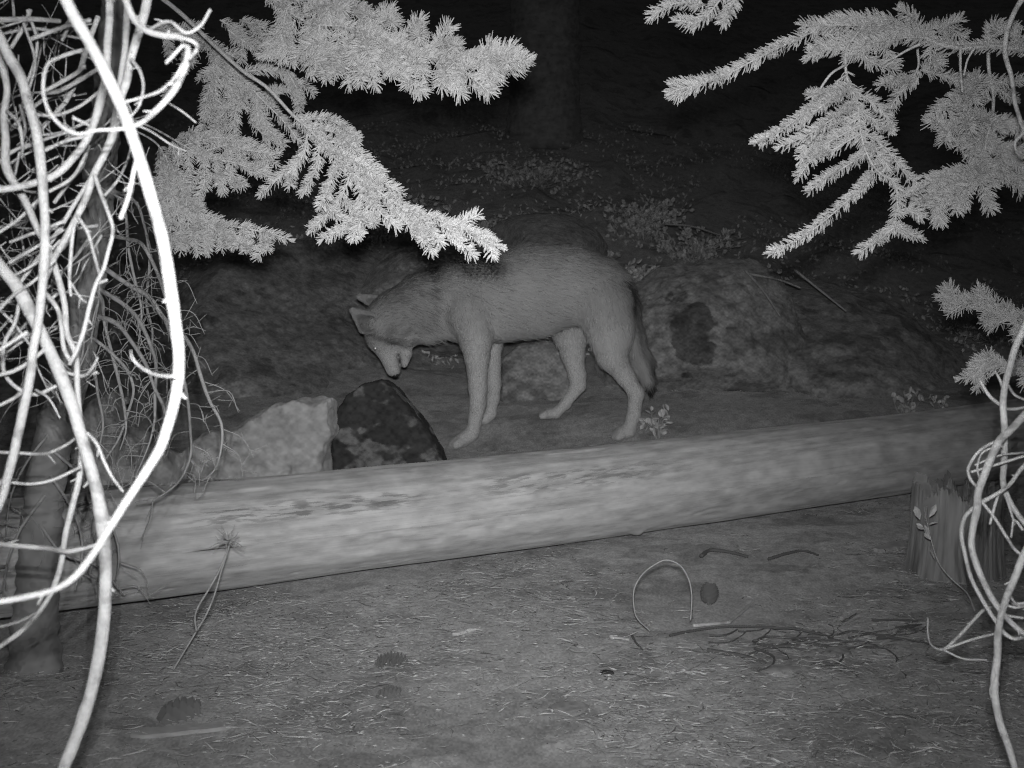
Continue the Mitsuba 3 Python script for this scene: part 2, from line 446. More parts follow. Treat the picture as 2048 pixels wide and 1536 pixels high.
def nets(F, origin, h):
    """Naive surface nets: the zero surface of F (negative inside) on a regular grid."""
    F = np.asarray(F, np.float32)
    F = np.pad(F, 1, constant_values=0.05)
    origin = np.asarray(origin, float) - h
    s = F < 0
    nx, ny, nz = F.shape
    cx = np.zeros((nx - 1, ny - 1, nz - 1, 3), np.float32); cn = np.zeros((nx - 1, ny - 1, nz - 1), np.float32)
    corner = [(a, b, c) for a in (0, 1) for b in (0, 1) for c in (0, 1)]
    sl = lambda o: F[o[0]:nx - 1 + o[0], o[1]:ny - 1 + o[1], o[2]:nz - 1 + o[2]]
    for a in corner:
        for ax in range(3):
            if a[ax] == 0:
                b = list(a); b[ax] = 1
                f0, f1 = sl(a), sl(b)
                m = (f0 < 0) != (f1 < 0)
                t = np.where(m, f0 / np.where(m, f0 - f1, 1), 0)
                for k in range(3):
                    cx[..., k] += np.where(m, a[k] + (t if k == ax else 0), 0)
                cn += m
    act = cn > 0
    idx = -np.ones(act.shape, int); idx[act] = np.arange(act.sum())
    ijk = np.argwhere(act)
    v = origin + h * (ijk + cx[act] / cn[act][:, None])
    faces = []
    for ax in range(3):
        o1, o2 = (ax + 1) % 3, (ax + 2) % 3
        a = [slice(1, -1)] * 3; b = [slice(1, -1)] * 3
        a[ax] = slice(0, -1); b[ax] = slice(1, None)
        s0, s1 = s[tuple(a)], s[tuple(b)]
        e = np.argwhere(s0 != s1)
        flip = s0[tuple(e.T)]
        base = e.copy(); base[:, o1] += 1; base[:, o2] += 1        # grid index of the edge start
        def cell(d1, d2):
            q = base.copy(); q[:, o1] -= d1; q[:, o2] -= d2
            return idx[tuple(q.T)]
        quad = np.stack([cell(1, 1), cell(0, 1), cell(0, 0), cell(1, 0)], 1)
        quad = np.where(flip[:, None], quad, quad[:, ::-1])
        faces.append(quad)
    f = np.vstack(faces)
    return v, np.vstack([f[:, [0, 1, 2]], f[:, [0, 2, 3]]])


block_rock('rock', [(372, 1010), (385, 900), (420, 872), (470, 850), (510, 828), (560, 806), (610, 798), (640, 799), (669, 798), (668, 845), (675, 864), (662, 885), (660, 925), (668, 1000)],
           4.75, 0.30, 'pale_rock_mat', 3, 'pale rough broken rock with a jagged upright right edge behind the log', rough=0.03)
block_rock('rock', [(150, 1010), (170, 850), (210, 800), (240, 790), (258, 850), (300, 885), (345, 902), (372, 925), (376, 1010)],
           4.62, 0.26, 'pale_rock_mat', 8, 'low grey rock half hidden behind the thin dead twigs at left', rough=0.03)
block_rock('rock', [(664, 960), (668, 850), (700, 790), (735, 766), (770, 757), (798, 775), (824, 812), (854, 853), (882, 902), (896, 960)],
           4.98, 0.30, 'dark_rock_mat', 5, 'dark pointed rock right below the muzzle of the wolf', rough=0.014)
block_rock('rock', [(1002, 830), (1000, 720), (1040, 690), (1090, 682), (1130, 700), (1150, 760), (1150, 830)],
           6.0, 0.25, 'granite_mat', 12, 'small grey rock seen between the legs of the wolf', rough=0.02)


def boulder(px, py, d, w, h, depth, mat, seed, label, rough=0.16, facets=3, sub=6):
    return obj('boulder', rock_mesh(P(px, py, d), (w / FPX * d, depth, h / FPX * d), seed, rough, 1.8, sub, facets=facets), mat, label=label, cat='boulder')


boulder(1415, 725, 6.25, 215, 205, 0.45, 'burnt_rock_mat', 21, 'large rounded boulder with a dark scorched patch behind the tail of the wolf')
boulder(600, 725, 7.2, 330, 232, 1.35, 'granite_mat', 33, 'broad dim boulder at left behind the head of the wolf')
boulder(1085, 500, 7.7, 125, 75, 0.9, 'granite_mat', 40, 'smooth dark boulder just above the back of the wolf', rough=0.08)
boulder(1590, 790, 6.95, 330, 225, 1.2, 'granite_mat', 46, 'dim low boulder at right behind the log')
boulder(880, 600, 7.3, 170, 118, 0.9, 'granite_mat', 47, 'dim boulder behind the shoulders of the wolf')

# ------------------------------------------------------------------ big trunk in the dark background
def big_trunk(px, py, d, w, label, top=9.0, seed=1):
    b = P(px, py, d); b[2] = float(ground_z(b[0], b[1])) - 0.1
    r = w / FPX * d / 2
    pts = [[b[0], b[1], b[2], r * 1.25], [b[0], b[1], b[2] + 0.5, r * 1.05], [b[0] + 0.02, b[1], b[2] + 2.5, r * 0.97], [b[0] + 0.05, b[1], b[2] + top, r * 0.7]]
    t = thing('tree', label, 'tree')
    q = tube(pts, 0.05, 64, 0.06, seed)
    obj('trunk', q, 'bark_mat', t)
    return t


big_trunk(1088, 296, 12.9, 134, 'thick dark tree trunk standing in the background above the wolf', seed=4)

# ------------------------------------------------------------------ the wolf
WD, PXM = 5.42, 5.42 / FPX
W0 = P(1000, 700, WD)


def wp(px, py, w=0.0):
    return np.array([(px - 1000) * PXM, (700 - py) * PXM, w])          # u to the right, v up, w away


PRIMS = []                                                              # a, b, ra, rb, wscale, k, hair flow, hair length


def prim(a, ra, b=None, rb=None, ws=1.0, k=0.03, flow=(1, -0.2, 0), hair=0.02):
    a = wp(*a); b = a if b is None else wp(*b)
    PRIMS.append((a, b, ra * PXM, (ra if rb is None else rb) * PXM, ws, k, unit(np.array(flow, float)), hair))


# torso, chest to rump
prim((925, 603), 77, (990, 596), 81, 0.62, flow=(1, -0.35, 0), hair=0.034)
prim((990, 596), 83, (1065, 580), 90, 0.66, flow=(1, -0.3, 0), hair=0.036)
prim((1065, 580), 90, (1130, 570), 76, 0.64, flow=(1, -0.25, 0), hair=0.034)
prim((1130, 570), 76, (1195, 584), 66, 0.66, flow=(1, -0.35, 0), hair=0.030)
prim((1195, 586), 66, (1232, 598), 36, 0.72, flow=(0.8, -0.7, 0), hair=0.026)
# neck and mane
prim((925, 600), 73, (850, 609), 59, 0.62, flow=(0.9, -0.3, 0), hair=0.042)
prim((850, 609), 59, (792, 630), 43, 0.68, flow=(0.9, -0.25, 0), hair=0.040)
prim((870, 620), 58, (845, 650), 36, 0.7, flow=(0.7, -0.6, 0), hair=0.035)
prim((792, 628), 44, (764, 646), 38, 0.8, flow=(0.8, 0.1, 0), hair=0.026)
# head: skull, cheek ruff, muzzle, jaw
prim((764, 646), 37, (762, 672), 31, 0.85, k=0.02, flow=(0.3, 0.9, 0), hair=0.014)
prim((800, 664), 30, (812, 676), 22, 1.5, k=0.03, flow=(0.8, 0.4, 0), hair=0.03)
prim((764, 682), 25, (780, 719), 17, 0.9, k=0.02, flow=(-0.3, 0.9, 0), hair=0.008)
prim((780, 719), 17, (786, 738), 16, 0.9, k=0.012, flow=(-0.3, 0.9, 0), hair=0.005)
prim((803, 680), 21, (811, 706), 14, 0.9, k=0.012, flow=(0.1, 0.9, 0), hair=0.008)
prim((811, 707), 12.5, (809, 729), 7, 0.9, k=0.003, flow=(0.1, 0.9, 0), hair=0.005)
prim((757, 682, -0.038), 8, (768, 690, -0.036), 7, 1, k=0.012, flow=(0.3, 0.9, 0), hair=0.004)     # brow
# near fore leg (towards the camera)
N, R_ = -0.085, 0.085
prim((938, 622, -0.075), 46, (952, 672, -0.08), 30, 0.7, flow=(0.4, -0.9, 0), hair=0.022)
prim((952, 668, N), 29, (955, 710, N), 23.5, 0.85, flow=(0.1, -1, 0), hair=0.014)
prim((955, 710, N), 23, (956, 770, N), 17.5, 0.85, k=0.015, flow=(0.05, -1, 0), hair=0.010)
prim((956, 770, N), 17.5, (956, 805, N), 16, 0.9, k=0.012, flow=(0, -1, 0), hair=0.008)
prim((956, 805, N), 15.5, (947, 856, N), 13.5, 0.95, k=0.012, flow=(-0.1, -1, 0), hair=0.007)
prim((943, 862, N), 15, (924, 875, N - .01), 14.5, 1.15, k=0.014, flow=(-0.7, -0.6, 0), hair=0.006)
for dw, dx in ((-0.022, 4), (-0.008, -3), (0.008, -4), (0.022, 2)):
    prim((917 + dx, 877, N + dw * 1.15 - .01), 9.5, (909 + dx, 882, N + dw * 1.15 - .01), 8.0, 1, k=0.003, flow=(-1, -0.3, 0), hair=0.004)
# far fore leg
prim((968, 640, 0.07), 38, (984, 690, R_), 20, 0.7, flow=(0.2, -1, 0), hair=0.016)
prim((984, 690, R_), 18.5, (987, 775, R_), 14.5, 0.9, k=0.015, flow=(0.05, -1, 0), hair=0.009)
prim((987, 775, R_), 15, (985, 805, R_), 13, 0.95, k=0.012, flow=(0, -1, 0), hair=0.007)
prim((985, 805, R_), 13, (980, 832, R_), 11.5, 0.95, k=0.012, flow=(-0.1, -1, 0), hair=0.006)
prim((980, 836, R_), 12.5, (968, 848, R_), 11, 1.15, k=0.012, flow=(-0.6, -0.7, 0), hair=0.005)
for dw in (-0.02, -0.007, 0.007, 0.02):
    prim((962, 849, R_ + dw), 7, (957, 852, R_ + dw), 5.5, 1, k=0.003, flow=(-1, -0.3, 0), hair=0.004)
# near hind leg
prim((1205, 612, -0.06), 56, (1218, 660, -0.085), 44, 0.6, flow=(0.3, -0.95, 0), hair=0.026)
prim((1216, 655, N), 43, (1220, 705, N), 29, 0.7, flow=(0.1, -1, 0), hair=0.018)
prim((1220, 705, N), 28, (1248, 748, N), 18, 0.75, k=0.02, flow=(0.3, -1, 0), hair=0.012)
prim((1248, 748, N), 18, (1270, 782, N), 15, 0.8, k=0.015, flow=(0.2, -1, 0), hair=0.010)
prim((1270, 782, N), 15.5, (1265, 826, N), 13.5, 0.85, k=0.012, flow=(0, -1, 0), hair=0.007)
prim((1265, 826, N), 13.5, (1256, 856, N), 12.5, 0.9, k=0.012, flow=(-0.1, -1, 0), hair=0.006)
prim((1255, 857, N), 14, (1242, 861, N), 13.5, 1.2, k=0.012, flow=(-0.7, -0.6, 0), hair=0.005)
for dw, dx in ((-0.021, 3), (-0.007, -2), (0.008, -3), (0.022, 2)):
    prim((1237 + dx, 864, N + dw * 1.1), 9, (1231 + dx, 868, N + dw * 1.1), 7.5, 1, k=0.003, flow=(-1, -0.3, 0), hair=0.004)
# far hind leg
prim((1165, 620, 0.06), 46, (1143, 668, R_), 34, 0.65, flow=(-0.1, -1, 0), hair=0.02)
prim((1142, 666, R_), 33, (1147, 712, R_), 23.5, 0.75, flow=(0.1, -1, 0), hair=0.014)
prim((1147, 712, R_), 23, (1156, 756, R_), 17.5, 0.8, k=0.015, flow=(0.2, -1, 0), hair=0.010)
prim((1157, 755, R_), 17.5, (1160, 776, R_), 15.5, 0.85, k=0.012, flow=(0, -1, 0), hair=0.008)
prim((1159, 778, R_), 14.5, (1134, 814, R_), 11.5, 0.9, k=0.012, flow=(-0.6, -0.8, 0), hair=0.006)
prim((1134, 814, R_), 11.5, (1115, 833, R_), 10.5, 0.95, k=0.01, flow=(-0.7, -0.7, 0), hair=0.006)
prim((1113, 834, R_), 11, (1097, 836, R_), 10.5, 1.2, k=0.01, flow=(-1, -0.1, 0), hair=0.005)
for dw in (-0.02, -0.007, 0.007, 0.02):
    prim((1091, 837, R_ + dw), 8.5, (1085, 839, R_ + dw), 7.0, 1, k=0.003, flow=(-1, -0.2, 0), hair=0.004)
# tail
prim((1236, 568, 0), 20, (1258, 614, 0), 17, 0.9, flow=(0.4, -1, 0), hair=0.030)
prim((1258, 614, 0), 17, (1266, 668, -.005), 18, 0.9, k=0.02, flow=(0.2, -1, 0), hair=0.034)
prim((1266, 668, -.005), 18, (1281, 722, -.01), 21, 0.9, k=0.02, flow=(0.35, -1, 0), hair=0.036)
prim((1281, 722, -.01), 21, (1295, 757, -.01), 14, 0.9, k=0.02, flow=(0.4, -1, 0), hair=0.034)
prim((1295, 757, -.01), 13, (1300, 778, -.01), 5, 0.9, k=0.012, flow=(0.3, -1, 0), hair=0.028)


def sd_prim(q, pr):
    a, b, ra, rb, ws = pr[:5]
    s = np.array([1, 1, 1 / ws])
    q, a2, b2 = q * s, a * s, b * s
    ba = b2 - a2
    t = np.clip(((q - a2) @ ba) / max(ba @ ba, 1e-12), 0, 1)
    return (np.linalg.norm(q - a2 - t[..., None] * ba, axis=-1) - (ra + (rb - ra) * t)) * min(1.0, ws ** 0.5)


def field(prims, h, cut=None):
    lo = np.min([np.minimum(p[0], p[1]) - max(p[2], p[3]) * np.array([1, 1, max(1, p[4])]) for p in prims], 0) - 0.03
    hi = np.max([np.maximum(p[0], p[1]) + max(p[2], p[3]) * np.array([1, 1, max(1, p[4])]) for p in prims], 0) + 0.03
    ax = [np.arange(lo[i], hi[i], h) for i in range(3)]
    F = np.full([len(a) for a in ax], 0.2, np.float32)
    for p in prims:
        R = max(p[2], p[3]); m = R * np.array([1, 1, max(1, p[4])]) + 0.05
        l, u = np.minimum(p[0], p[1]) - m, np.maximum(p[0], p[1]) + m
        sl = tuple(slice(max(0, int((l[i] - lo[i]) / h)), min(len(ax[i]), int((u[i] - lo[i]) / h) + 2)) for i in range(3))
        q = np.stack(np.meshgrid(*[ax[i][sl[i]] for i in range(3)], indexing='ij'), -1)
        d = sd_prim(q, p)
        g, k = F[sl], p[5]
        hh = np.maximum(k - np.abs(g - d), 0) / k
        F[sl] = np.minimum(g, d) - hh * hh * k * 0.25
    return F, lo


def coat(uvw, nrm, rng, hair=False):
    """Albedo of the coat at body coordinates: pale legs, belly and cheeks, grizzled back, dark mane and tail tip."""
    px, py = uvw[:, 0] / PXM + 1000, 700 - uvw[:, 1] / PXM
    n1 = meshkit.fbm(np.stack([px / 40, py / 40, uvw[:, 2] * 10], -1), 3, 3)
    n2 = meshkit.fbm(np.stack([px / 9, py / 14, uvw[:, 2] * 40], -1), 3, 6)
    c = 0.325 + 0.09 * (n1 - 0.5) + 0.05 * (n2 - 0.5)
    low = sstep(610, 690, py) * sstep(850, 880, px)
    c += 0.085 * low
    # grizzled saddle along the back, black tipped mane
    back = np.interp(px, [690, 745, 790, 850, 900, 960, 1000, 1060, 1120, 1180, 1215, 1245, 1262, 1320], [600, 600, 577, 543, 525, 512, 503, 488, 492, 512, 530, 552, 590, 700])
    near = np.clip((py - back) / 70, 0, 1)
    c -= 0.045 * (1 - near) * sstep(0.35, 0.65, n2) * (px > 740)
    mane = sstep(745, 790, px) * (1 - sstep(850, 915, px)) * (1 - sstep(640, 672, py + 0.12 * (px - 800)))
    c -= mane * (0.04 + 0.05 * sstep(0.4, 0.6, n2))
    collar = np.exp(-((px - 868 - 0.12 * (py - 600)) / 9) ** 2) * (1 - sstep(600, 660, py))
    c -= 0.09 * collar * sstep(0.35, 0.6, n2)
    # head: darker bands behind the eye and across the cheek
    head = 1 - sstep(812, 835, px) * 1.0
    eye_band = np.exp(-((py - (664 + 0.34 * (px - 727))) / 6.5) ** 2) * (1 - sstep(780, 800, px)) * (px < 800)
    c -= 0.2 * eye_band
    ruff = np.exp(-((py - (664 - 0.05 * (px - 770))) / 6) ** 2) * sstep(765, 780, px) * (1 - sstep(835, 850, px))
    c -= 0.08 * ruff
    muz = (py > 690) * (px < 830) * (px > 740)
    c += 0.09 * muz
    lips = np.exp(-((px - (798 + 0.18 * (py - 714))) / 4.5) ** 2) * (py > 706) * (py < 748) * (px < 830)
    c = c * (1 - 0.6 * lips)
    # tail: dark line along its back and a black tip
    tl = np.interp(py, [560, 583, 652, 693, 730, 768, 800], [1250, 1262, 1274, 1281, 1304, 1306, 1304])
    tail = (px > 1238) * (py > 556) * (py < 800) * (px > tl - 42)
    edge = np.exp(-((px - tl + 2) / 6.5) ** 2)
    c = np.where(tail & (uvw[:, 2] > -0.062), c * (1 - 0.34 * sstep(-42, -30, px - tl)) - 0.13 * edge, c)
    tip = sstep(752, 772, py + (px - 1300) * 0.4) * (px > 1280) * (py < 800) * (uvw[:, 2] > -0.05)
    c = c * (1 - 0.85 * tip)
    if hair:
        g = rng.random(len(c))
        dark = (g < 0.06 + 0.16 * (1 - near) + 0.16 * mane) & (low < 0.5)
        c = np.where(dark, c * 0.68, c * (0.94 + 0.16 * rng.random(len(c))))
    return np.clip(c, 0.03, 0.75)


def to_world(v):
    return W0 + v[:, :1] * RGT + v[:, 1:2] * np.array([0, 0, 1.0]) + v[:, 2:3] * np.array([0, 1.0, 0])


wolf = thing('wolf', 'grey wolf standing behind the log with its head lowered to sniff the ground', 'wolf')
F, lo = field(PRIMS, 0.006)
bv, bf = nets(F, lo, 0.006)
bm = trimesh.Trimesh(bv, bf, process=False)
trimesh.smoothing.filter_taubin(bm, iterations=6)
bv = np.array(bm.vertices)
bn = np.array(bm.vertex_normals)
bv = bv + bn * ((meshkit.fbm(bv * 45, 2, 2) - 0.5) * 0.004)[:, None]
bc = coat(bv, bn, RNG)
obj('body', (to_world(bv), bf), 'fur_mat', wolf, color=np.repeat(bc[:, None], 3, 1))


def ear(base, tip, rb, wtip, seed):
    a, b = base, tip
    prims = [(wp(*a), wp(*b), rb * PXM, wtip * PXM, 0.42, 0.01, None, 0)]
    F, lo = field(prims, 0.0035)
    shape = [np.arange(n) * 0.0035 + lo[i] for i, n in enumerate(F.shape)]
    q = np.stack(np.meshgrid(*shape, indexing='ij'), -1)
    off = np.array([0.002, -0.004, -0.018])
    inner = sd_prim(q, (wp(*a) + off, wp(*b) * 0.85 + wp(*a) * 0.15 + off, rb * 0.74 * PXM, 1.5 * PXM, 0.5))
    F = np.maximum(F, -inner)
    v, f = nets(F, lo, 0.0035)
    m = trimesh.Trimesh(v, f, process=False)
    trimesh.smoothing.filter_taubin(m, iterations=4)
    v = np.array(m.vertices)
    din = sd_prim(v, (wp(*a) + off, wp(*b) * 0.85 + wp(*a) * 0.15 + off, rb * 0.74 * PXM, 1.5 * PXM, 0.5))
    v = v + np.array(m.vertex_normals) * ((meshkit.fbm(v * 160, 2, seed) - 0.5) * 0.006)[:, None]
    col = 0.27 - 0.12 * sstep(0.006, 0.0, din) + 0.1 * (meshkit.fbm(v * 90, 2, seed) - 0.5)
    return obj('ear', (to_world(v), f), 'fur_mat', wolf, color=np.repeat(col[:, None], 3, 1))


ear((738, 642, -0.055), (711, 619, -0.065), 25, 8, 1)
ear((748, 606, 0.062), (716, 596, 0.075), 15, 7, 2)


def ball(c, r, sub=3, sc=(1, 1, 1)):
    m = trimesh.creation.icosphere(subdivisions=sub)
    return np.array(m.vertices) * r * np.array(sc) + c, np.array(m.faces)


obj('eye', ball(to_world(wp(753, 694, -0.044)[None])[0], 0.0095), 'eye_mat', wolf)
obj('nose', ball(to_world(wp(790, 750, -0.004)[None])[0], 0.0175, sc=(0.85, 0.9, 0.7)), 'wet_dark_mat', wolf)

# fur: short tapered blades lying back along the coat
NH = 85000
smp, fi = trimesh.sample.sample_surface(trimesh.Trimesh(bv, bf, process=False), NH, seed=5)
tri = bf[fi]
sn = unit(bn[tri].mean(1))
ds = np.stack([sd_prim(smp, p) for p in PRIMS], 1)
wgt = np.exp(-np.maximum(ds - ds.min(1, keepdims=True), 0) / 0.012)
wgt /= wgt.sum(1, keepdims=True)
flow = wgt @ np.array([p[6] for p in PRIMS]); hl = wgt @ np.array([p[7] for p in PRIMS])
rng = np.random.default_rng(11)
flow = flow + rng.normal(size=flow.shape) * 0.16
ft = unit(flow - sn * (flow * sn).sum(1, keepdims=True))
hl = hl * np.where(rng.random(NH) < 0.2, 1.5, 1.0) * rng.uniform(0.65, 1.3, NH)
wd = unit(np.cross(ft, sn)) * (0.0008 + 0.0008 * rng.random(NH) + 0.02 * np.minimum(hl, 0.03))[:, None]
p0 = smp - sn * 0.001
lift = rng.uniform(0.14, 0.46, NH)[:, None]
p1 = p0 + (ft * 0.95 + sn * lift) * (hl * 0.55)[:, None]
p2 = p1 + (ft + sn * lift * 0.35) * (hl * 0.45)[:, None]
hv = np.stack([p0 - wd, p0 + wd, p1 - wd * 0.8, p1 + wd * 0.8, p2], 1).reshape(-1, 3)
b = np.arange(NH)[:, None] * 5
hf = np.concatenate([b + [[0, 1, 3]], b + [[0, 3, 2]], b + [[2, 3, 4]]], 0)
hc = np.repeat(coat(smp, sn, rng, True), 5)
hn = np.repeat(unit(sn + 0.12 * rng.normal(size=sn.shape)), 5, 0)
key = wolf + '__fur'
path = meshkit.write_ply((to_world(hv), hf), False, None, np.repeat(hc[:, None], 3, 1), normals=np.stack([hn[:, 0], hn[:, 2], hn[:, 1]], 1))
scene[key] = {'type': 'ply', 'filename': path, 'face_normals': False, 'bsdf': {'type': 'ref', 'id': 'fur_mat'}}
labels[key] = {'kind': 'stuff'}

# ------------------------------------------------------------------ conifer foliage
PLANE = unit(np.array([0.0, -0.85, 0.5]))


def needles(paths, rng, length=0.021, dens=1500, width=0.0017, spread=1.0, droop=0.3, up=0.35):
    """Flat needles along twigs; paths are lists of (n, 3) points."""
    out = []
    for q in paths:
        L = np.linalg.norm(np.diff(q, axis=0), axis=1).sum()
        n = max(12, int(L * dens))
        s = np.sort(rng.random(n)) ** 0.95
        cum = np.concatenate([[0], np.cumsum(np.linalg.norm(np.diff(q, axis=0), axis=1))]) / L
        pos = np.stack([np.interp(s, cum, q[:, k]) for k in range(3)], 1)
        tan = unit(np.stack([np.interp(s, cum, np.gradient(q[:, k])) for k in range(3)], 1))
        r = rng.normal(size=(n, 3)); r[:, 2] += up
        r = r - 0.55 * (r @ PLANE)[:, None] * PLANE            # the sprays are flattened, their flat side half turned up
        perp = unit(r - tan * (r * tan).sum(1, keepdims=True))
        ang = np.radians(rng.normal(56, 9, n)) * spread
        ang = np.where(s > 0.97, ang * 0.5, ang)
        d = unit(tan * np.cos(ang)[:, None] + perp * np.sin(ang)[:, None])
        l = length * rng.uniform(0.7, 1.12, n) * (1 - 0.35 * np.clip((s - 0.94) / 0.06, 0, 1))
        d2 = unit(d + tan * droop)
        w = unit(np.cross(d, rng.normal(size=(n, 3))))
        wid = (width * 0.5 * rng.uniform(0.8, 1.2, n))[:, None]
        p1 = pos + d * (l * 0.6)[:, None]
        p2 = p1 + d2 * (l * 0.4)[:, None]
        for w in (w * wid, np.cross(w, d) * wid):
            out.append(np.stack([pos - w * 0.7, pos + w * 0.7, p1 - w, p1 + w, p2 - w * 0.6, p2 + w * 0.6], 1))
    v = np.concatenate(out)
    b = np.arange(len(v))[:, None] * 6
    return v.reshape(-1, 3), np.concatenate([b + [[0, 1, 3]], b + [[0, 3, 2]], b + [[2, 3, 5]], b + [[2, 5, 4]]], 0)


def make_bough(tree, main, dfun, twigs, wmain, seed, label=None, fill=0.0, fill_len=0.08, length=0.021, dens=1500, leaf_from=0.0, wob=0.05, mat='pale_wood_mat'):
    """main and twigs: traced polylines; dfun: distance as a function of the pixel column; leaf_from: share of the main limb that is bare."""
    rng = np.random.default_rng(seed)
    tubes, paths = [], []

    def lift(line, w0, w1, base=True, wobble=wob):
        n = len(line)
        off = np.cumsum(rng.normal(0, 1, n)) * wobble / max(1, n) ** 0.5
        off -= off[0]
        pts = []
        for i, (x, y) in enumerate(line):
            d = dfun(x) + off[i] * (0 if n < 2 else 1)
            w = w0 + (w1 - w0) * i / max(1, n - 1)
            pts.append([*P(x, y, d), w / FPX * d / 2])
        return np.array(pts)

    m4 = lift(main, wmain, 3.0, wobble=wob * 0.3)
    tubes.append(tube(m4, 0.008, 7, 0.05, seed))
    q = spline(m4[:, :3], 0.006)
    k = int(len(q) * leaf_from)
    paths.append(q[k:])
    hosts = [q[k:]]
    for tw in twigs:
        t4 = lift(tw, 4.2, 2.2)
        tubes.append(tube(t4, 0.01, 5, 0.0, seed))
        qq = spline(t4[:, :3], 0.006)
        paths.append(qq); hosts.append(qq)
    if fill > 0:
        for q in hosts:
            L = np.linalg.norm(np.diff(q, axis=0), axis=1).sum()
            for s in np.arange(0.04, L - 0.02, fill):
                for sg in (-1, 1):
                    i = min(len(q) - 2, int(len(q) * (s + rng.uniform(-0.01, 0.01)) / L))
                    t = unit(q[i + 1] - q[i])
                    sd = unit(np.cross(t, unit(-FWD + 0.5 * rng.normal(size=3)))) * sg
                    ln = fill_len * rng.uniform(0.6, 1.2) * (1 - 0.6 * s / L)
                    e = q[i] + unit(t * 0.75 + sd * 0.75 - np.array([0, 0, 0.2])) * ln + rng.normal(size=3) * 0.012
                    mid = (q[i] + e) / 2 + np.array([0, 0, 0.006])
                    qq = spline(np.array([q[i], mid, e]), 0.008)
                    paths.append(qq)
                    tubes.append(tube(np.hstack([qq, np.linspace(0.0012, 0.0007, len(qq))[:, None]]), 0.012, 4, 0, 0))
    b = obj('bough', join(tubes), mat, tree, label=label)
    obj('needles', needles(paths, rng, length, dens * 1.05), 'needle_mat', b, smooth=False, kind='stuff')
    return b


fir = thing('fir_tree', 'young fir tree at left with green boughs above and bare dead twigs below', 'tree')
tr = [(262, -260, 26), (240, -80, 28), (222, 150, 30), (205, 300, 31), (180, 540, 33), (150, 720, 35), (102, 900, 37), (80, 1080, 40), (72, 1205, 42), (70, 1280, 47), (69, 1320, 54), (68, 1380, 66)]
obj('trunk', tube([[*P(x, y, 2.95), w / FPX * 2.95] for x, y, w in tr], 0.008, 40, 0.15, 5), 'bark_mat', fir)


def lin(x0, d0, x1, d1):
    return lambda x: d0 + (d1 - d0) * (min(max(x, min(x0, x1)), max(x0, x1)) - x0) / (x1 - x0)


make_bough(fir, [(230, -60), (300, -20), (370, 34), (402, 65), (456, 116), (487, 143), (534, 175), (581, 225), (632, 272), (675, 319), (726, 362), (773, 393), (820, 421), (878, 440), (941, 464), (1005, 496)],
           lin(230, 2.93, 1000, 2.35), [
    [(600, 240), (650, 238), (690, 258), (716, 282)], [(640, 280), (690, 290), (735, 322), (766, 352)], [(690, 330), (740, 352), (785, 376), (806, 388)], [(615, 255), (660, 262), (705, 295)], [(655, 300), (700, 318), (748, 345)],
    [(616, 262), (605, 311), (566, 346), (519, 389)], [(600, 318), (585, 345), (580, 372)], [(640, 286), (632, 335), (605, 389)], [(675, 322), (663, 362), (640, 413)], [(702, 345), (683, 393), (644, 436), (620, 462)],
    [(722, 362), (720, 413), (691, 452), (642, 480)], [(726, 364), (741, 421), (714, 452), (702, 479)], [(735, 372), (761, 425), (796, 456)], [(773, 395), (804, 436), (839, 468), (866, 507)], [(820, 421), (850, 444), (882, 487)],
    [(878, 440), (909, 471), (948, 512)], [(905, 452), (956, 430)], [(690, 400), (715, 430), (750, 446)], [(660, 420), (690, 440), (720, 470)], [(940, 464), (975, 480), (985, 512)], [(800, 412), (830, 450), (850, 480)]],
           10, 101, 'long fir bough that sweeps down to the right over the back of the wolf', leaf_from=0.50, dens=1700, length=0.0195)
make_bough(fir, [(300, -170), (480, -60), (560, 10), (620, 46), (691, 53), (769, 81), (839, 108), (909, 120), (984, 122), (1050, 124)], lin(300, 2.9, 1050, 2.5), [
    [(769, 81), (800, 131), (843, 186)], [(800, 95), (840, 130), (850, 160)], [(878, 118), (902, 159), (925, 190)], [(905, 120), (948, 159), (982, 186)], [(691, 53), (698, 108), (698, 172)], [(652, 50), (652, 108), (655, 160)], [(730, 65), (738, 116), (750, 172)],
    [(620, 46), (612, 92), (624, 150)], [(573, 20), (550, 100), (523, 112)], [(788, 85), (827, 66), (838, 72)], [(730, 66), (770, 40), (790, 48)], [(660, 52), (700, 20), (740, 34)], [(600, 30), (640, 10), (690, 20)], [(750, 75), (775, 120), (785, 150)], [(676, 55), (676, 110), (668, 150)], [(712, 60), (718, 110), (722, 168)], [(590, 40), (575, 80), (560, 120)], [(925, 113), (985, 107), (1040, 110)], [(935, 127), (995, 138), (1048, 136)], [(950, 120), (1010, 118), (1056, 122)], [(840, 108), (880, 90), (915, 92)], [(640, 48), (632, 100), (640, 140)]],
           7.0, 102, 'upper fir bough with a thick blunt tip reaching right along the top', leaf_from=0.36, fill=0.11, fill_len=0.05, dens=1800, length=0.026)
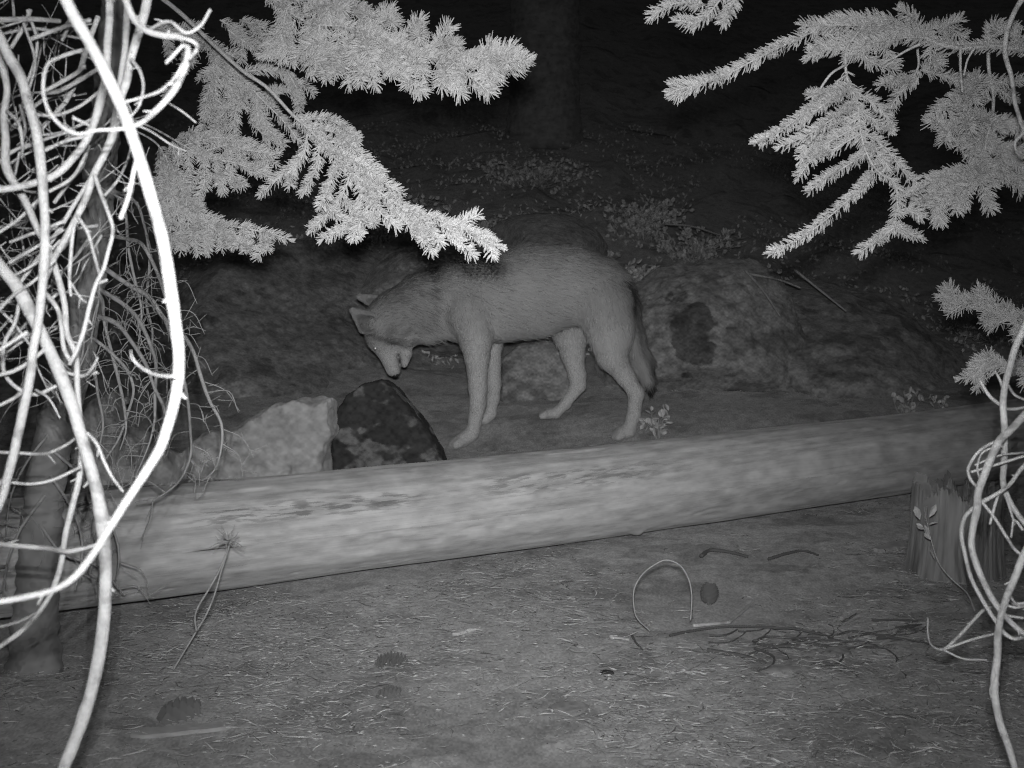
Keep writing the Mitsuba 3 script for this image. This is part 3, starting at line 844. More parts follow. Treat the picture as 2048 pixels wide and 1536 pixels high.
make_bough(fir, [(240, 40), (330, 60), (402, 80), (456, 128), (519, 194), (573, 249), (600, 285)], lin(230, 3.0, 620, 3.1), [
    [(402, 70), (433, 128), (429, 194), (402, 264)], [(440, 110), (464, 186), (472, 249)], [(480, 150), (500, 220), (519, 262), (566, 292)], [(573, 139), (597, 186), (597, 225)], [(487, 143), (542, 140), (581, 165), (600, 208)], [(450, 120), (420, 170), (408, 230)],
    [(420, 100), (450, 180), (440, 260)], [(510, 180), (520, 240), (560, 280)], [(456, 60), (500, 90), (540, 110)], [(440, 40), (470, 60), (472, 84)], [(480, 40), (520, 60), (530, 90)], [(380, 100), (360, 150), (330, 190)], [(540, 210), (560, 180), (590, 180)], [(470, 200), (430, 250), (420, 290)], [(500, 170), (470, 230), (470, 290)]],
           5.5, 103, 'dense drooping fir bough close to the trunk of the left fir', leaf_from=0.15, fill=0.13, fill_len=0.06, dens=1500, length=0.020)
make_bough(fir, [(215, 220), (308, 257), (370, 292), (417, 315), (468, 325), (519, 345), (548, 356)], lin(210, 2.95, 560, 2.85), [
    [(405, 310), (409, 362), (398, 397)], [(433, 318), (440, 350), (445, 385)], [(456, 323), (465, 350), (472, 376)], [(378, 300), (378, 343)], [(370, 290), (437, 275), (519, 296), (552, 330)], [(400, 305), (470, 290), (530, 320)], [(350, 280), (400, 270), (450, 285)], [(480, 328), (500, 335), (530, 330)], [(345, 282), (350, 310), (360, 330)], [(440, 320), (480, 300), (545, 310)]],
           5.0, 104, 'middle fir bough with short hanging twigs', leaf_from=0.42, fill=0.16, fill_len=0.04, dens=1500, length=0.018)
make_bough(fir, [(205, 250), (270, 262), (316, 290), (339, 362), (359, 421), (417, 444), (487, 456), (542, 468), (583, 480)], lin(200, 2.97, 590, 2.9), [
    [(378, 434), (372, 499)], [(417, 444), (417, 508)], [(487, 456), (491, 503)], [(526, 464), (534, 500)], [(437, 446), (464, 491)], [(339, 320), (378, 401), (402, 417)], [(330, 360), (338, 430), (345, 500)], [(320, 300), (325, 380), (330, 450)], [(340, 380), (360, 450), (362, 505)], [(395, 440), (440, 470), (445, 500)], [(350, 400), (400, 425), (440, 440)], [(400, 440), (390, 480), (395, 508)], [(330, 310), (350, 360), (380, 385)]],
           5.0, 105, 'lowest live fir bough of the left fir tapering to a point', leaf_from=0.25, fill=0.13, fill_len=0.05, dens=1500, length=0.019)

# dead lower branches of the same fir, dim and twiggy
DEAD = [
    [(200, 530, 11), (255, 568, 10), (299, 595, 10), (329, 637, 9), (365, 667, 9), (386, 702, 8), (401, 750, 8), (419, 801, 7), (443, 849, 6), (439, 914, 4), (428, 941, 3), (404, 962, 2)],
    [(195, 576, 10), (249, 610, 9), (279, 643, 8), (299, 685, 8), (311, 723, 7), (310, 789, 7), (308, 849, 5), (302, 875, 4), (270, 956, 2)],
    [(180, 628, 10), (231, 646, 9), (264, 685, 8), (290, 726, 8), (311, 780, 7), (329, 819, 7), (332, 850, 5), (330, 900, 3)],
    [(222, 380, 8), (240, 400, 7), (258, 505, 6), (273, 574, 6), (282, 610, 5), (279, 670, 4), (275, 700, 2)],
    [(225, 380, 8), (270, 403, 7), (287, 445, 6), (299, 520, 6), (293, 610, 6), (305, 664, 5), (300, 720, 3)],
    [(190, 575, 8), (204, 600, 8), (207, 634, 7), (222, 700, 7), (237, 759, 7), (249, 819, 6), (252, 860, 4), (240, 900, 2)],
    [(165, 660, 8), (228, 711, 7), (258, 747, 7), (267, 777, 6), (255, 828, 6), (237, 878, 5), (210, 920, 3)],
    [(330, 640, 7), (352, 700, 7), (370, 768, 7), (380, 849, 6), (379, 920, 5), (353, 968, 4), (314, 995, 3), (270, 1004, 2)],
    [(205, 470, 9), (255, 478, 8), (285, 490, 8), (314, 544, 7), (326, 580, 6), (340, 640, 4)],
    [(105, 900, 7), (170, 960, 6), (220, 1040, 5), (238, 1120, 4), (232, 1160, 2)],
    [(90, 990, 7), (40, 1060, 6), (14, 1130, 5), (6, 1200, 3)],
    [(100, 950, 7), (150, 1030, 6), (165, 1100, 5), (150, 1180, 3)],
    [(80, 1050, 6), (130, 1110, 5), (190, 1130, 4), (250, 1190, 2)],
    [(95, 870, 6), (50, 930, 5), (20, 1000, 4), (12, 1070, 2)],
    [(150, 700, 7), (185, 735, 6), (196, 790, 6), (206, 850, 5), (196, 905, 3)],
]
for k, br in enumerate(DEAD):
    rng = np.random.default_rng(200 + k)
    off = np.cumsum(rng.normal(0, 0.02, len(br))) - 0.02 * np.arange(len(br)) * (k % 3 - 0.3) * 0.5
    m4 = np.array([[*P(x, y, 2.9 + o), w / FPX * 2.9 / 2] for (x, y, w), o in zip(br, off)])
    db = obj('dead_branch', tube(m4, 0.006, 6, 0.08, k), 'twig_mat', fir)
    q = spline(m4[:, :3], 0.01)
    tw = []
    for i in range(5, len(q) - 2, 3):
        t = unit(q[i + 1] - q[i - 1])
        sd = unit(np.cross(t, FWD + 0.8 * rng.normal(size=3))) * rng.choice([-1, 1])
        ln = rng.uniform(0.025, 0.13)
        e0 = q[i] + unit(0.45 * t + sd) * ln * 0.5
        e1 = e0 + unit(0.9 * t + 0.5 * sd + np.array([0, 0, rng.uniform(-1.3, 0.1)])) * ln * 0.5
        tw.append(tube(np.array([[*q[i], 0.0014], [*e0, 0.0010], [*e1, 0.0006]]), 0.012, 4, 0, 0))
        for _ in range(3):
            w = rng.random(); b0 = q[i] + (e1 - q[i]) * w if w < 0.5 else e0 + (e1 - e0) * (w - 0.5) * 2
            e2 = b0 + unit(sd + 0.9 * rng.normal(size=3)) * ln * rng.uniform(0.2, 0.5)
            tw.append(tube(np.array([[*b0, 0.0008], [*e2, 0.0005]]), 0.02, 4, 0, 0))
    obj('twigs', join(tw), 'twig_mat', db, kind='stuff')

# ------------------------------------------------------------------ near dead tree at left: bright bare branches
dead = thing('dead_tree', 'leafless dead tree at the left edge with bright bare branches close to the camera', 'tree')
DT = np.array([-1.02, 1.55])
dtz = [-0.1, 0.0, 0.4, 1.0, 1.8, 2.6]
obj('trunk', tube([[DT[0] + 0.02 * i, DT[1], z, r] for i, (z, r) in enumerate(zip(dtz, (0.14, 0.11, 0.09, 0.08, 0.07, 0.05)))], 0.02, 32, 0.07, 3), 'bark_mat', dead)
BARE = [  # depth at start, depth at end, traced (x, y, width)
    (1.20, 1.12, [(-700, -250, 30), (-300, -260, 28), (20, -160, 26), (100, -60, 25), (149, 33, 23), (186, 98, 23), (219, 161, 23), (254, 243, 23), (273, 298, 23), (290, 353, 24), (306, 407, 24), (321, 460, 24), (335, 535, 24), (344, 595, 24), (352, 655, 23), (358, 714, 23), (356, 759, 22), (347, 813, 21), (338, 845, 20), (322, 893, 20), (299, 932, 18), (270, 977, 16), (237, 1028, 15), (207, 1076, 14), (180, 1117, 14), (147, 1156, 13), (114, 1177, 12), (60, 1192, 12), (0, 1203, 12), (-60, 1206, 10)]),
    (1.56, 1.52, [(-700, 250, 28), (-300, 300, 27), (-80, 400, 25), (0, 532, 24), (30, 568, 24), (60, 622, 24), (81, 664, 24), (99, 700, 24), (120, 747, 24), (135, 786, 24), (146, 815, 24), (159, 860, 24), (177, 920, 24), (192, 974, 25), (204, 1040, 25), (210, 1100, 25), (211, 1160, 25), (207, 1249, 25), (196, 1324, 25), (183, 1381, 25), (164, 1442, 25), (141, 1503, 25), (112, 1570, 22)]),
    (1.50, 1.45, [(-650, -150, 24), (-300, -120, 22), (-60, 0, 21), (0, 76, 20), (16, 109, 20), (41, 153, 20), (55, 200, 20), (68, 243, 20), (77, 290, 20), (82, 331, 20), (86, 385, 19), (90, 450, 18), (90, 475, 18), (88, 535, 18), (82, 595, 18), (75, 655, 18), (66, 700, 18), (62, 740, 18), (51, 800, 18), (39, 854, 18), (28, 905, 18), (16, 950, 17), (4, 998, 16), (-30, 1060, 14)]),
    (1.62, 1.50, [(-500, -300, 20), (-100, -320, 18), (180, -160, 17), (216, -40, 16), (219, 33, 15), (215, 85, 15), (213, 134, 15), (202, 194, 15), (191, 238, 15), (175, 276, 15), (148, 314, 15), (115, 347, 14), (68, 366, 14), (0, 379, 13), (-60, 380, 11)]),
    (1.55, 1.60, [(-500, -340, 20), (0, -380, 18), (270, -200, 17), (300, -40, 16), (287, 33, 16), (273, 79, 16), (260, 126, 16), (252, 167, 16), (243, 194, 15), (236, 238, 15), (227, 268, 14), (208, 309, 14), (189, 347, 14), (172, 395, 14), (148, 445, 13), (132, 475, 13), (102, 529, 12), (92, 560, 8)]),
    (1.75, 1.75, [(-450, -300, 18), (100, -300, 14), (250, -60, 13), (253, 38, 13), (250, 98, 13), (243, 148, 13), (236, 200, 12), (226, 250, 11), (212, 300, 11), (192, 340, 10), (150, 406, 9), (114, 466, 9), (60, 538, 8), (39, 568, 7)]),
    (1.32, 1.08, [(60, -120, 13), (240, -20, 13), (270, 40, 13), (293, 61, 12), (328, 71, 12), (362, 76, 12), (375, 95, 12), (374, 120, 13), (361, 156, 13), (350, 178, 13), (325, 208, 12), (300, 232, 11), (282, 246, 9), (246, 257, 7), (191, 261, 6), (153, 268, 6), (129, 257, 6), (101, 227, 6), (88, 194, 6), (88, 153, 6), (96, 128, 6), (118, 115, 5), (164, 100, 4)]),
    (1.65, 1.62, [(-450, 50, 20), (-100, 60, 18), (-10, 100, 16), (8, 145, 14), (14, 183, 13), (8, 221, 14), (11, 276, 16), (14, 339, 18), (27, 364, 17), (49, 399, 15), (72, 451, 14), (99, 505, 13), (120, 568, 13), (129, 610, 12), (135, 670, 12), (150, 705, 11), (155, 774, 11), (160, 850, 11), (162, 929, 12), (156, 968, 12), (144, 1016, 12), (132, 1064, 11), (128, 1088, 11), (123, 1123, 11), (111, 1165, 11), (96, 1198, 10), (75, 1228, 10), (45, 1260, 10), (0, 1293, 9), (-60, 1330, 7)]),
]
FINE = [  # thinner branches: (host index, depth, traced points)
    (0, 1.42, [(420, 20, 7), (397, 55, 7), (377, 66, 7), (342, 44, 7), (301, 57, 6)]), (6, 1.2, [(366, 90, 7), (332, 126, 6)]), (6, 1.25, [(372, 118, 7), (347, 159, 6), (323, 180, 6), (290, 193, 5), (246, 205, 5)]),
    (4, 1.5, [(262, 118, 7), (282, 148, 7), (286, 183, 6), (276, 216, 6), (256, 238, 4)]), (6, 1.2, [(366, 76, 7), (388, 84, 7), (393, 100, 7), (378, 118, 6)]),
    (1, 1.6, [(-20, 1086, 10), (39, 1092, 10), (90, 1096, 10), (144, 1102, 10), (174, 1095, 8), (200, 1088, 7)]), (7, 1.62, [(-20, 1258, 6), (46, 1240, 6), (78, 1224, 6)]),
    (2, 1.5, [(-10, 904, 6), (36, 906, 6), (75, 908, 6), (105, 903, 6), (132, 890, 6), (156, 872, 5)]), (2, 1.52, [(10, 962, 6), (24, 965, 6), (60, 968, 6), (99, 962, 6), (135, 947, 6), (160, 934, 6)]),
    (1, 1.32, [(174, 866, 6), (195, 890, 6), (207, 920, 6), (222, 950, 5), (246, 983, 4)]), (4, 1.55, [(189, 350, 9), (205, 396, 8), (216, 424, 8), (226, 460, 8), (216, 505, 8), (207, 538, 8), (192, 568, 9), (180, 610, 9), (165, 670, 9), (150, 708, 9), (139, 728, 8)]),
    (4, 1.55, [(192, 568, 7), (214, 560, 6)]), (4, 1.57, [(154, 430, 7), (177, 469, 7), (187, 505, 7), (198, 546, 6)]), (0, 1.14, [(276, 310, 8), (266, 350, 8), (258, 390, 8), (241, 437, 8)]), (4, 1.58, [(150, 440, 7), (146, 465, 7), (141, 520, 7), (139, 562, 7), (142, 592, 5)]),
    (0, 1.12, [(352, 753, 5), (314, 750, 5), (287, 738, 4.5), (267, 720, 4), (261, 702, 3)]), (2, 1.5, [(-10, 752, 8), (30, 741, 8), (60, 723, 8), (90, 698, 8)]), (1, 1.34, [(-10, 706, 7), (54, 664, 7)]),
    (1, 1.6, [(40, 600, 8), (27, 652, 8), (12, 678, 8), (6, 717, 8), (12, 753, 8), (36, 777, 8), (69, 789, 8), (112, 772, 7)]), (2, 1.7, [(-10, 470, 7), (36, 439, 7), (72, 406, 7), (90, 386, 7)]), (2, 1.7, [(27, 448, 6), (77, 399, 6)]), (2, 1.8, [(62, 78, 9), (123, 55, 9), (180, 40, 9)]),
    (3, 1.8, [(90, 182, 8), (150, 148, 9), (168, 132, 9)]), (0, 1.85, [(80, 186, 8), (118, 182, 9), (153, 164, 9), (210, 128, 9)]), (3, 1.75, [(55, 227, 7), (115, 230, 7), (153, 216, 7), (205, 178, 7)]), (3, 1.65, [(90, 301, 7), (131, 282, 7), (178, 272, 7)]), (3, 1.65, [(98, 383, 7), (137, 361, 7), (161, 331, 7), (172, 305, 7)]),
    (3, 1.8, [(109, 405, 8), (137, 366, 8), (165, 330, 8), (178, 290, 7)]), (0, 1.9, [(124, 82, 8), (139, 46, 8), (146, 20, 8)]), (5, 1.9, [(131, 205, 10), (158, 148, 11), (170, 107, 11), (196, 33, 11)]), (5, 1.95, [(60, 300, 7), (82, 260, 9), (131, 205, 10)]), (3, 1.6, [(145, 235, 7), (178, 250, 7)]),
    (2, 1.9, [(54, 20, 6), (74, 82, 7), (66, 134, 7), (55, 162, 6)]), (2, 1.9, [(22, 96, 8), (52, 44, 9), (60, 20, 9)]), (2, 1.95, [(-10, 70, 7), (30, 62, 7), (82, 58, 7), (137, 72, 6), (170, 78, 5)]), (7, 1.62, [(14, 222, 7), (38, 249, 7), (45, 290, 6), (44, 315, 5)]), (4, 1.65, [(20, 484, 6), (75, 463, 7), (130, 442, 7)]),
    (4, 1.65, [(18, 526, 7), (84, 487, 7), (126, 460, 7)]), (7, 1.6, [(88, 583, 8), (114, 616, 9), (123, 655, 9), (129, 700, 9), (143, 726, 8)]), (2, 1.8, [(45, 40, 6), (70, 130, 6), (58, 180, 5)]), (3, 1.9, [(-10, 40, 12), (60, 38, 10), (120, 42, 9)]), (7, 1.7, [(-10, 330, 7), (30, 300, 7), (60, 288, 6)]),
    (2, 1.6, [(-10, 815, 7), (30, 795, 7), (60, 770, 6)]), (2, 1.55, [(-10, 630, 7), (20, 596, 7), (70, 560, 6), (110, 520, 6)]), (1, 1.7, [(0, 620, 6), (30, 650, 6), (60, 690, 5)]), (1, 1.5, [(72, 780, 5), (100, 800, 4), (120, 836, 3)]), (3, 2.0, [(20, 260, 8), (60, 220, 8), (110, 190, 8), (150, 190, 7)]),
    (7, 1.75, [(40, 210, 6), (50, 250, 6), (40, 300, 5), (30, 350, 5)]), (2, 1.7, [(-10, 560, 6), (40, 545, 6), (90, 512, 6), (120, 480, 5)]), (4, 1.62, [(138, 560, 5), (165, 600, 5), (172, 604, 4)]), (1, 1.65, [(132, 745, 7), (160, 752, 7), (185, 735, 6), (196, 715, 4)]), (1, 1.7, [(140, 752, 6), (170, 752, 6), (194, 744, 5)]),
    (5, 1.75, [(262, 246, 5), (300, 262, 5), (340, 288, 4), (372, 302, 3)]), (6, 1.6, [(335, 205, 4), (360, 220, 4), (392, 245, 3)]),
    (0, 1.95, [(200, 230, 7), (160, 250, 7), (110, 268, 7), (80, 270, 6)]), (3, 1.85, [(40, 300, 6), (100, 275, 7), (150, 260, 7)]), (2, 1.6, [(-10, 980, 7), (20, 940, 7), (35, 900, 6)]),
]
hosts = []
for k, (d0, d1, tr) in enumerate(BARE):
    n = len(tr)
    ds = np.linspace(d0, d1, n)
    m4 = np.array([[*P(x, y, d), w / FPX * d / 2] for (x, y, w), d in zip(tr, ds)])
    # the limb leaves the trunk that stands outside the frame
    root = np.array([DT[0] + 0.03, DT[1], m4[0, 2], m4[0, 3] * 1.3])
    m4 = np.vstack([root, m4])
    parts = [tube(m4, 0.005, 12, 0.11, 40 + k)]
    rng = np.random.default_rng(300 + k)
    q = spline(m4, 0.006)
    for i in range(60, len(q) - 8, 7):                      # small broken spurs
        if rng.random() < 0.55:
            t = unit(q[i + 1, :3] - q[i, :3]); sd = unit(np.cross(t, rng.normal(size=3)))
            e = q[i, :3] + unit(sd + 0.7 * t) * (q[i, 3] + rng.uniform(0.003, 0.011))
            parts.append(tube(np.array([[*q[i, :3], q[i, 3] * 0.45], [*e, q[i, 3] * 0.2]]), 0.004, 6, 0.05, i))
    hosts.append(obj('branch', join(parts), 'pale_wood_mat', dead))
for k, (host, d, tr) in enumerate(FINE):
    rng = np.random.default_rng(500 + k)
    ds = d + np.cumsum(rng.normal(0, 0.015, len(tr)))
    m4 = np.array([[*P(x, y, q), w / FPX * q / 2] for (x, y, w), q in zip(tr, ds)])
    parts = [tube(m4, 0.006, 8, 0.07, 80 + k)]
    q = spline(m4, 0.006)
    for i in range(4, len(q) - 2, 9):
        if rng.random() < 0.4:
            t = unit(q[i + 1, :3] - q[i, :3]); sd = unit(np.cross(t, rng.normal(size=3)))
            e = q[i, :3] + unit(sd + 0.9 * t) * rng.uniform(0.004, 0.02)
            parts.append(tube(np.array([[*q[i, :3], q[i, 3] * 0.6], [*e, 0.0006]]), 0.006, 5, 0, i))
    obj('twig', join(parts), 'pale_wood_mat', hosts[host])

rng = np.random.default_rng(888)
tang = []
for k in range(120):
    x0, y0 = rng.uniform(-60, 235), rng.uniform(20, 700)
    x0 -= 0.12 * max(0, y0 - 300)
    d0 = rng.uniform(1.75, 2.5)
    a = rng.normal(2.35, 0.55) if rng.random() < 0.75 else rng.uniform(0, 6.28)     # mostly running down to the left
    cur, L = rng.normal(0, 0.16), rng.uniform(90, 260)
    pts = [(x0, y0)]
    for i in range(6):
        pts.append((pts[-1][0] + math.cos(a) * L / 6, pts[-1][1] + math.sin(a) * L / 6)); a += cur + rng.normal(0, 0.05)
    w = rng.uniform(2.5, 7.5)
    m4 = np.array([[*P(x, y, d0 + 0.02 * i * rng.normal()), w * (1 - 0.09 * i) / FPX * d0 / 2] for i, (x, y) in enumerate(pts)])
    tang.append(tube(m4, 0.009, 6, 0.07, k))
    for _ in range(2):
        i = int(rng.integers(1, 6)); b0 = m4[i, :3]
        dv = unit(m4[i, :3] - m4[i - 1, :3] + 0.6 * rng.normal(size=3) * np.linalg.norm(m4[i, :3] - m4[i - 1, :3])) * rng.uniform(0.02, 0.09)
        tang.append(tube(np.array([[*b0, m4[i, 3] * 0.6], [*(b0 + dv * 0.6 + rng.normal(size=3) * 0.006), m4[i, 3] * 0.5], [*(b0 + dv), 0.0006]]), 0.01, 5, 0, 0))
obj('thin_twigs', join(tang), 'pale_wood_mat', dead, kind='stuff', label='dimmer crossing twigs of the dead tree behind its bright branches')

# ------------------------------------------------------------------ fir at right: its trunk stands outside the frame
fir2 = thing('fir_tree', 'fir tree at the right edge with needled boughs above and bare twigs below', 'tree')
RT = np.array([1.42, 2.55])
obj('trunk', tube([[RT[0], RT[1], z, r] for z, r in ((-0.05, 0.17), (0.1, 0.13), (0.8, 0.11), (1.6, 0.095), (2.6, 0.07), (3.4, 0.05))], 0.02, 32, 0.07, 6), 'bark_mat', fir2)
make_bough(fir2, [(2500, 60), (2200, 95), (2045, 99), (1979, 92), (1921, 96), (1870, 85), (1841, 70), (1775, 52), (1720, 67), (1687, 88), (1645, 102), (1612, 118)], lin(1600, 2.45, 2500, 2.6), [
    [(1790, 40), (1683, 37), (1618, 67), (1556, 96), (1512, 118), (1457, 147), (1410, 165), (1338, 184)], [(1720, 67), (1731, 114), (1789, 138)], [(1775, 52), (1680, 50), (1600, 50)], [(1841, 70), (1884, 52), (1928, 74)], [(1811, 52), (1760, 80), (1738, 100), (1700, 108)],
    [(1790, 60), (1770, 95), (1790, 130)], [(1760, 55), (1700, 40), (1650, 60)], [(1841, 70), (1830, 40), (1800, 20)], [(1979, 92), (1990, 50), (2035, 60)], [(1900, 90), (1890, 60), (1920, 40)], [(1850, 75), (1800, 76), (1750, 84), (1690, 98)], [(1870, 80), (1860, 110), (1880, 130)], [(1725, 66), (1660, 80), (1625, 100)], [(1740, 60), (1720, 100), (1690, 120)],
    [(2040, 99), (2030, 70), (1990, 60)], [(1400, 166), (1365, 168), (1345, 172)], [(1400, 170), (1370, 184), (1345, 192)]],
           13, 111, 'upper right fir bough with a long straight needled twig pointing left', leaf_from=0.44, dens=1700, fill=0.0)
make_bough(fir2, [(1720, 60), (1693, 99), (1691, 132), (1698, 169), (1713, 198), (1720, 256), (1731, 300), (1753, 340), (1789, 366), (1795, 395), (1793, 424), (1786, 461)], lin(1500, 2.35, 1850, 2.5), [
    [(1705, 180), (1647, 202), (1599, 235), (1556, 264), (1508, 289)], [(1713, 205), (1658, 242), (1614, 271), (1556, 295)], [(1720, 235), (1665, 267), (1610, 295), (1599, 325)], [(1720, 268), (1665, 300), (1621, 322), (1596, 357)], [(1733, 306), (1683, 338), (1643, 362), (1618, 384)], [(1753, 340), (1713, 384), (1665, 428), (1614, 468), (1536, 508)],
    [(1705, 180), (1749, 205), (1782, 249)], [(1716, 215), (1757, 249), (1784, 262)], [(1724, 264), (1760, 286), (1786, 315), (1811, 348), (1837, 366)], [(1748, 330), (1778, 322)], [(1793, 424), (1819, 417), (1846, 437)], [(1790, 450), (1811, 465), (1843, 476)], [(1789, 455), (1775, 465), (1746, 487), (1716, 507)], [(1698, 170), (1660, 185), (1620, 190)], [(1690, 186), (1640, 215), (1600, 250)], [(1716, 225), (1650, 256), (1590, 280)], [(1720, 250), (1655, 285), (1600, 312)], [(1730, 290), (1760, 310), (1780, 340)], [(1795, 395), (1830, 380), (1850, 372)]],
           6, 112, 'hanging fir bough at right whose flat twigs fan out to the lower left', leaf_from=0.2, dens=1500, length=0.0185)
make_bough(fir2, [(1976, 95), (1978, 140), (1987, 194), (1983, 242), (1972, 286), (1965, 330), (1921, 366), (1870, 392), (1828, 408)], lin(1820, 2.6, 2050, 2.7), [
    [(1983, 235), (1928, 242), (1890, 262)], [(1985, 200), (1930, 185), (1884, 222)], [(1940, 200), (1932, 176)], [(1976, 265), (1930, 262), (1892, 267)], [(1983, 240), (2023, 249), (2050, 266)], [(1972, 280), (2012, 300), (2030, 330)], [(1966, 322), (2012, 351), (2050, 370)], [(1960, 335), (1930, 350), (1900, 385)], [(1950, 345), (1900, 392), (1850, 402)], [(1965, 330), (1935, 372), (1900, 400)], [(1975, 270), (1945, 290), (1940, 320)], [(1940, 355), (1890, 370), (1850, 390)]],
           8, 113, 'thick drooping fir bough near the right edge', leaf_from=0.35, fill=0.06, fill_len=0.06, dens=1900, length=0.024)
make_bough(fir2, [(1860, 75), (1837, 92), (1837, 132), (1819, 165), (1789, 202), (1778, 225)], lin(1760, 2.6, 2050, 2.7), [
    [(1840, 140), (1884, 150), (1957, 162), (2030, 162), (2060, 160)], [(1845, 140), (1870, 120), (1885, 108)], [(1819, 165), (1790, 160), (1760, 172)], [(1900, 152), (1920, 165), (1960, 180)], [(1960, 162), (2000, 180), (2030, 200)]],
           6, 114, 'small fir bough between the hanging bough and the right edge', leaf_from=0.45, dens=1500)
make_bough(fir2, [(2330, 560), (2150, 640), (2047, 652), (2014, 639), (1979, 620), (1946, 604), (1919, 593), (1876, 593)], lin(1870, 3.1, 2330, 2.7), [
    [(1962, 607), (1960, 576)], [(1930, 605), (1899, 628)], [(2010, 640), (1979, 655)], [(1900, 593), (1885, 605)], [(2030, 645), (2010, 610)], [(2040, 650), (2035, 680)], [(1995, 630), (1990, 600)], [(1905, 592), (1890, 578)]],
           6, 115, 'dim small fir bough in the right margin halfway up', leaf_from=0.3, fill=0.05, fill_len=0.05, dens=1700, length=0.024)
make_bough(fir2, [(2330, 640), (2150, 700), (2070, 730), (2028, 738), (1995, 735), (1960, 749), (1918, 758)], lin(1900, 2.7, 2330, 2.6), [
    [(2010, 736), (1980, 718), (1952, 722)], [(1995, 735), (1975, 725), (1948, 738)], [(2040, 736), (2046, 715)], [(2060, 735), (2050, 770)]],
           5, 116, 'lowest small fir bough at the right edge just above the log', leaf_from=0.3, fill=0.05, fill_len=0.04, dens=1700)
make_bough(fir2, [(1800, -160), (1600, -90), (1480, -50), (1440, 0), (1395, 44), (1352, 40)], lin(1300, 2.4, 1800, 2.5), [[(1480, -40), (1465, 10), (1445, 46)], [(1410, 10), (1340, 10), (1300, 34)], [(1400, 36), (1380, 50)]],
           6, 117, 'tips of a fir bough just showing at the top edge', leaf_from=0.5, dens=1700)
BARE2 = [
    (1.95, [(2500, 300, 20), (2150, 480, 15), (2046, 661, 14), (2031, 694, 14), (2020, 732, 13), (2010, 771, 13), (2006, 803, 13), (2009, 858, 13), (2009, 896, 13), (2008, 930, 13), (2006, 958, 12), (2009, 979, 12), (2023, 1009, 11), (2044, 1040, 10), (2080, 1080, 8)]),
    (1.85, [(2500, 600, 20), (2150, 740, 16), (2046, 833, 15), (2023, 858, 15), (1998, 883, 15), (1984, 911, 15), (1968, 952, 15), (1957, 982, 15), (1954, 1018, 16), (1947, 1050, 14), (1943, 1091, 13), (1954, 1132, 13), (1971, 1171, 12), (1990, 1206, 12), (2012, 1234, 11), (2044, 1264, 10), (2090, 1290, 8)]),
    (1.9, [(2500, 700, 14), (2150, 860, 9), (2042, 938, 8), (2017, 971, 8), (1998, 985, 8), (1960, 1007, 8), (1932, 1031, 8), (1923, 1064, 8), (1930, 1108, 8), (1941, 1152, 8), (1962, 1195, 8), (1995, 1247, 8), (2012, 1269, 8), (2025, 1277, 7), (2044, 1274, 7), (2070, 1260, 6)]),
    (1.8, [(2500, 900, 20), (2150, 980, 16), (2046, 1113, 14), (2031, 1152, 14), (2014, 1193, 14), (2003, 1228, 14), (1996, 1269, 15), (1995, 1310, 15), (1989, 1364, 16), (1993, 1414, 15), (2003, 1455, 15), (2014, 1484, 14), (2034, 1550, 12)]),
    (2.1, [(2500, 1100, 12), (2200, 1180, 9), (2060, 1205, 7), (1968, 1220, 7), (1946, 1242, 7), (1913, 1277, 7), (1886, 1299, 6), (1864, 1291, 3.5), (1856, 1269, 3), (1856, 1236, 2)]),
    (2.3, [(2500, -150, 14), (2150, -60, 12), (2060, -20, 11), (2023, 37, 10), (2010, 103, 10), (2023, 154, 9), (2030, 205, 8), (2041, 242, 8), (2046, 265, 7), (2030, 285, 6), (2034, 305, 5), (2046, 312, 4)]),
]
FINE2 = [(1, 1.85, [(1990, 883, 6), (1962, 899, 6), (1941, 926, 6), (1936, 945, 6), (1943, 962, 6), (1962, 979, 5)]), (0, 1.95, [(2004, 812, 7), (1979, 792, 7), (1962, 765, 6), (1954, 749, 5)]), (0, 1.97, [(2006, 780, 5), (2000, 760, 5), (1990, 742, 4)]), (1, 1.86, [(1965, 1005, 6), (1990, 1037, 6), (2014, 1075, 6), (2031, 1100, 6), (2046, 1112, 6)]),
         (4, 2.1, [(1890, 1298, 5), (1941, 1280, 5), (1996, 1266, 5)]), (4, 2.1, [(1888, 1300, 5), (1919, 1315, 4), (1973, 1320, 4)]), (0, 1.95, [(2009, 985, 6), (2020, 1017, 5), (2029, 1049, 5)]), (0, 1.95, [(2010, 818, 6), (2030, 818, 6), (2060, 812, 5)]), (0, 1.95, [(2016, 770, 5), (2030, 790, 5), (2050, 800, 4)]), (1, 1.9, [(1950, 930, 4), (1985, 915, 4), (2046, 905, 4)]), (1, 1.9, [(1942, 944, 5), (1990, 930, 5), (2048, 912, 5)]),
         (3, 1.8, [(2010, 1210, 5), (2030, 1215, 5), (2050, 1212, 4)]), (3, 1.85, [(2004, 1230, 5), (2046, 1236, 5)]), (1, 1.9, [(1960, 960, 4), (1955, 930, 4), (1965, 905, 4), (1985, 895, 4)]), (3, 1.82, [(2014, 1180, 5), (2030, 1205, 5), (2050, 1220, 4)]), (2, 1.9, [(1998, 985, 6), (1990, 1010, 6), (1980, 1048, 5)]), (3, 1.8, [(1992, 1350, 3), (1981, 1375, 3), (1986, 1408, 3)]), (5, 2.35, [(1921, 96, 6), (1921, 140, 5), (1925, 183, 4)]), (5, 2.35, [(1950, 94, 5), (1935, 120, 4), (1928, 150, 4)]),
         (5, 2.4, [(1840, 88, 6), (1815, 100, 5), (1785, 118, 4)]), (5, 2.4, [(1690, 130, 5), (1660, 150, 5), (1640, 178, 4)]), (5, 2.4, [(1692, 150, 4), (1672, 165, 4), (1662, 182, 3)]), (3, 1.9, [(2046, 1060, 6), (2030, 1040, 5), (2022, 1075, 4)])]
hosts2 = []
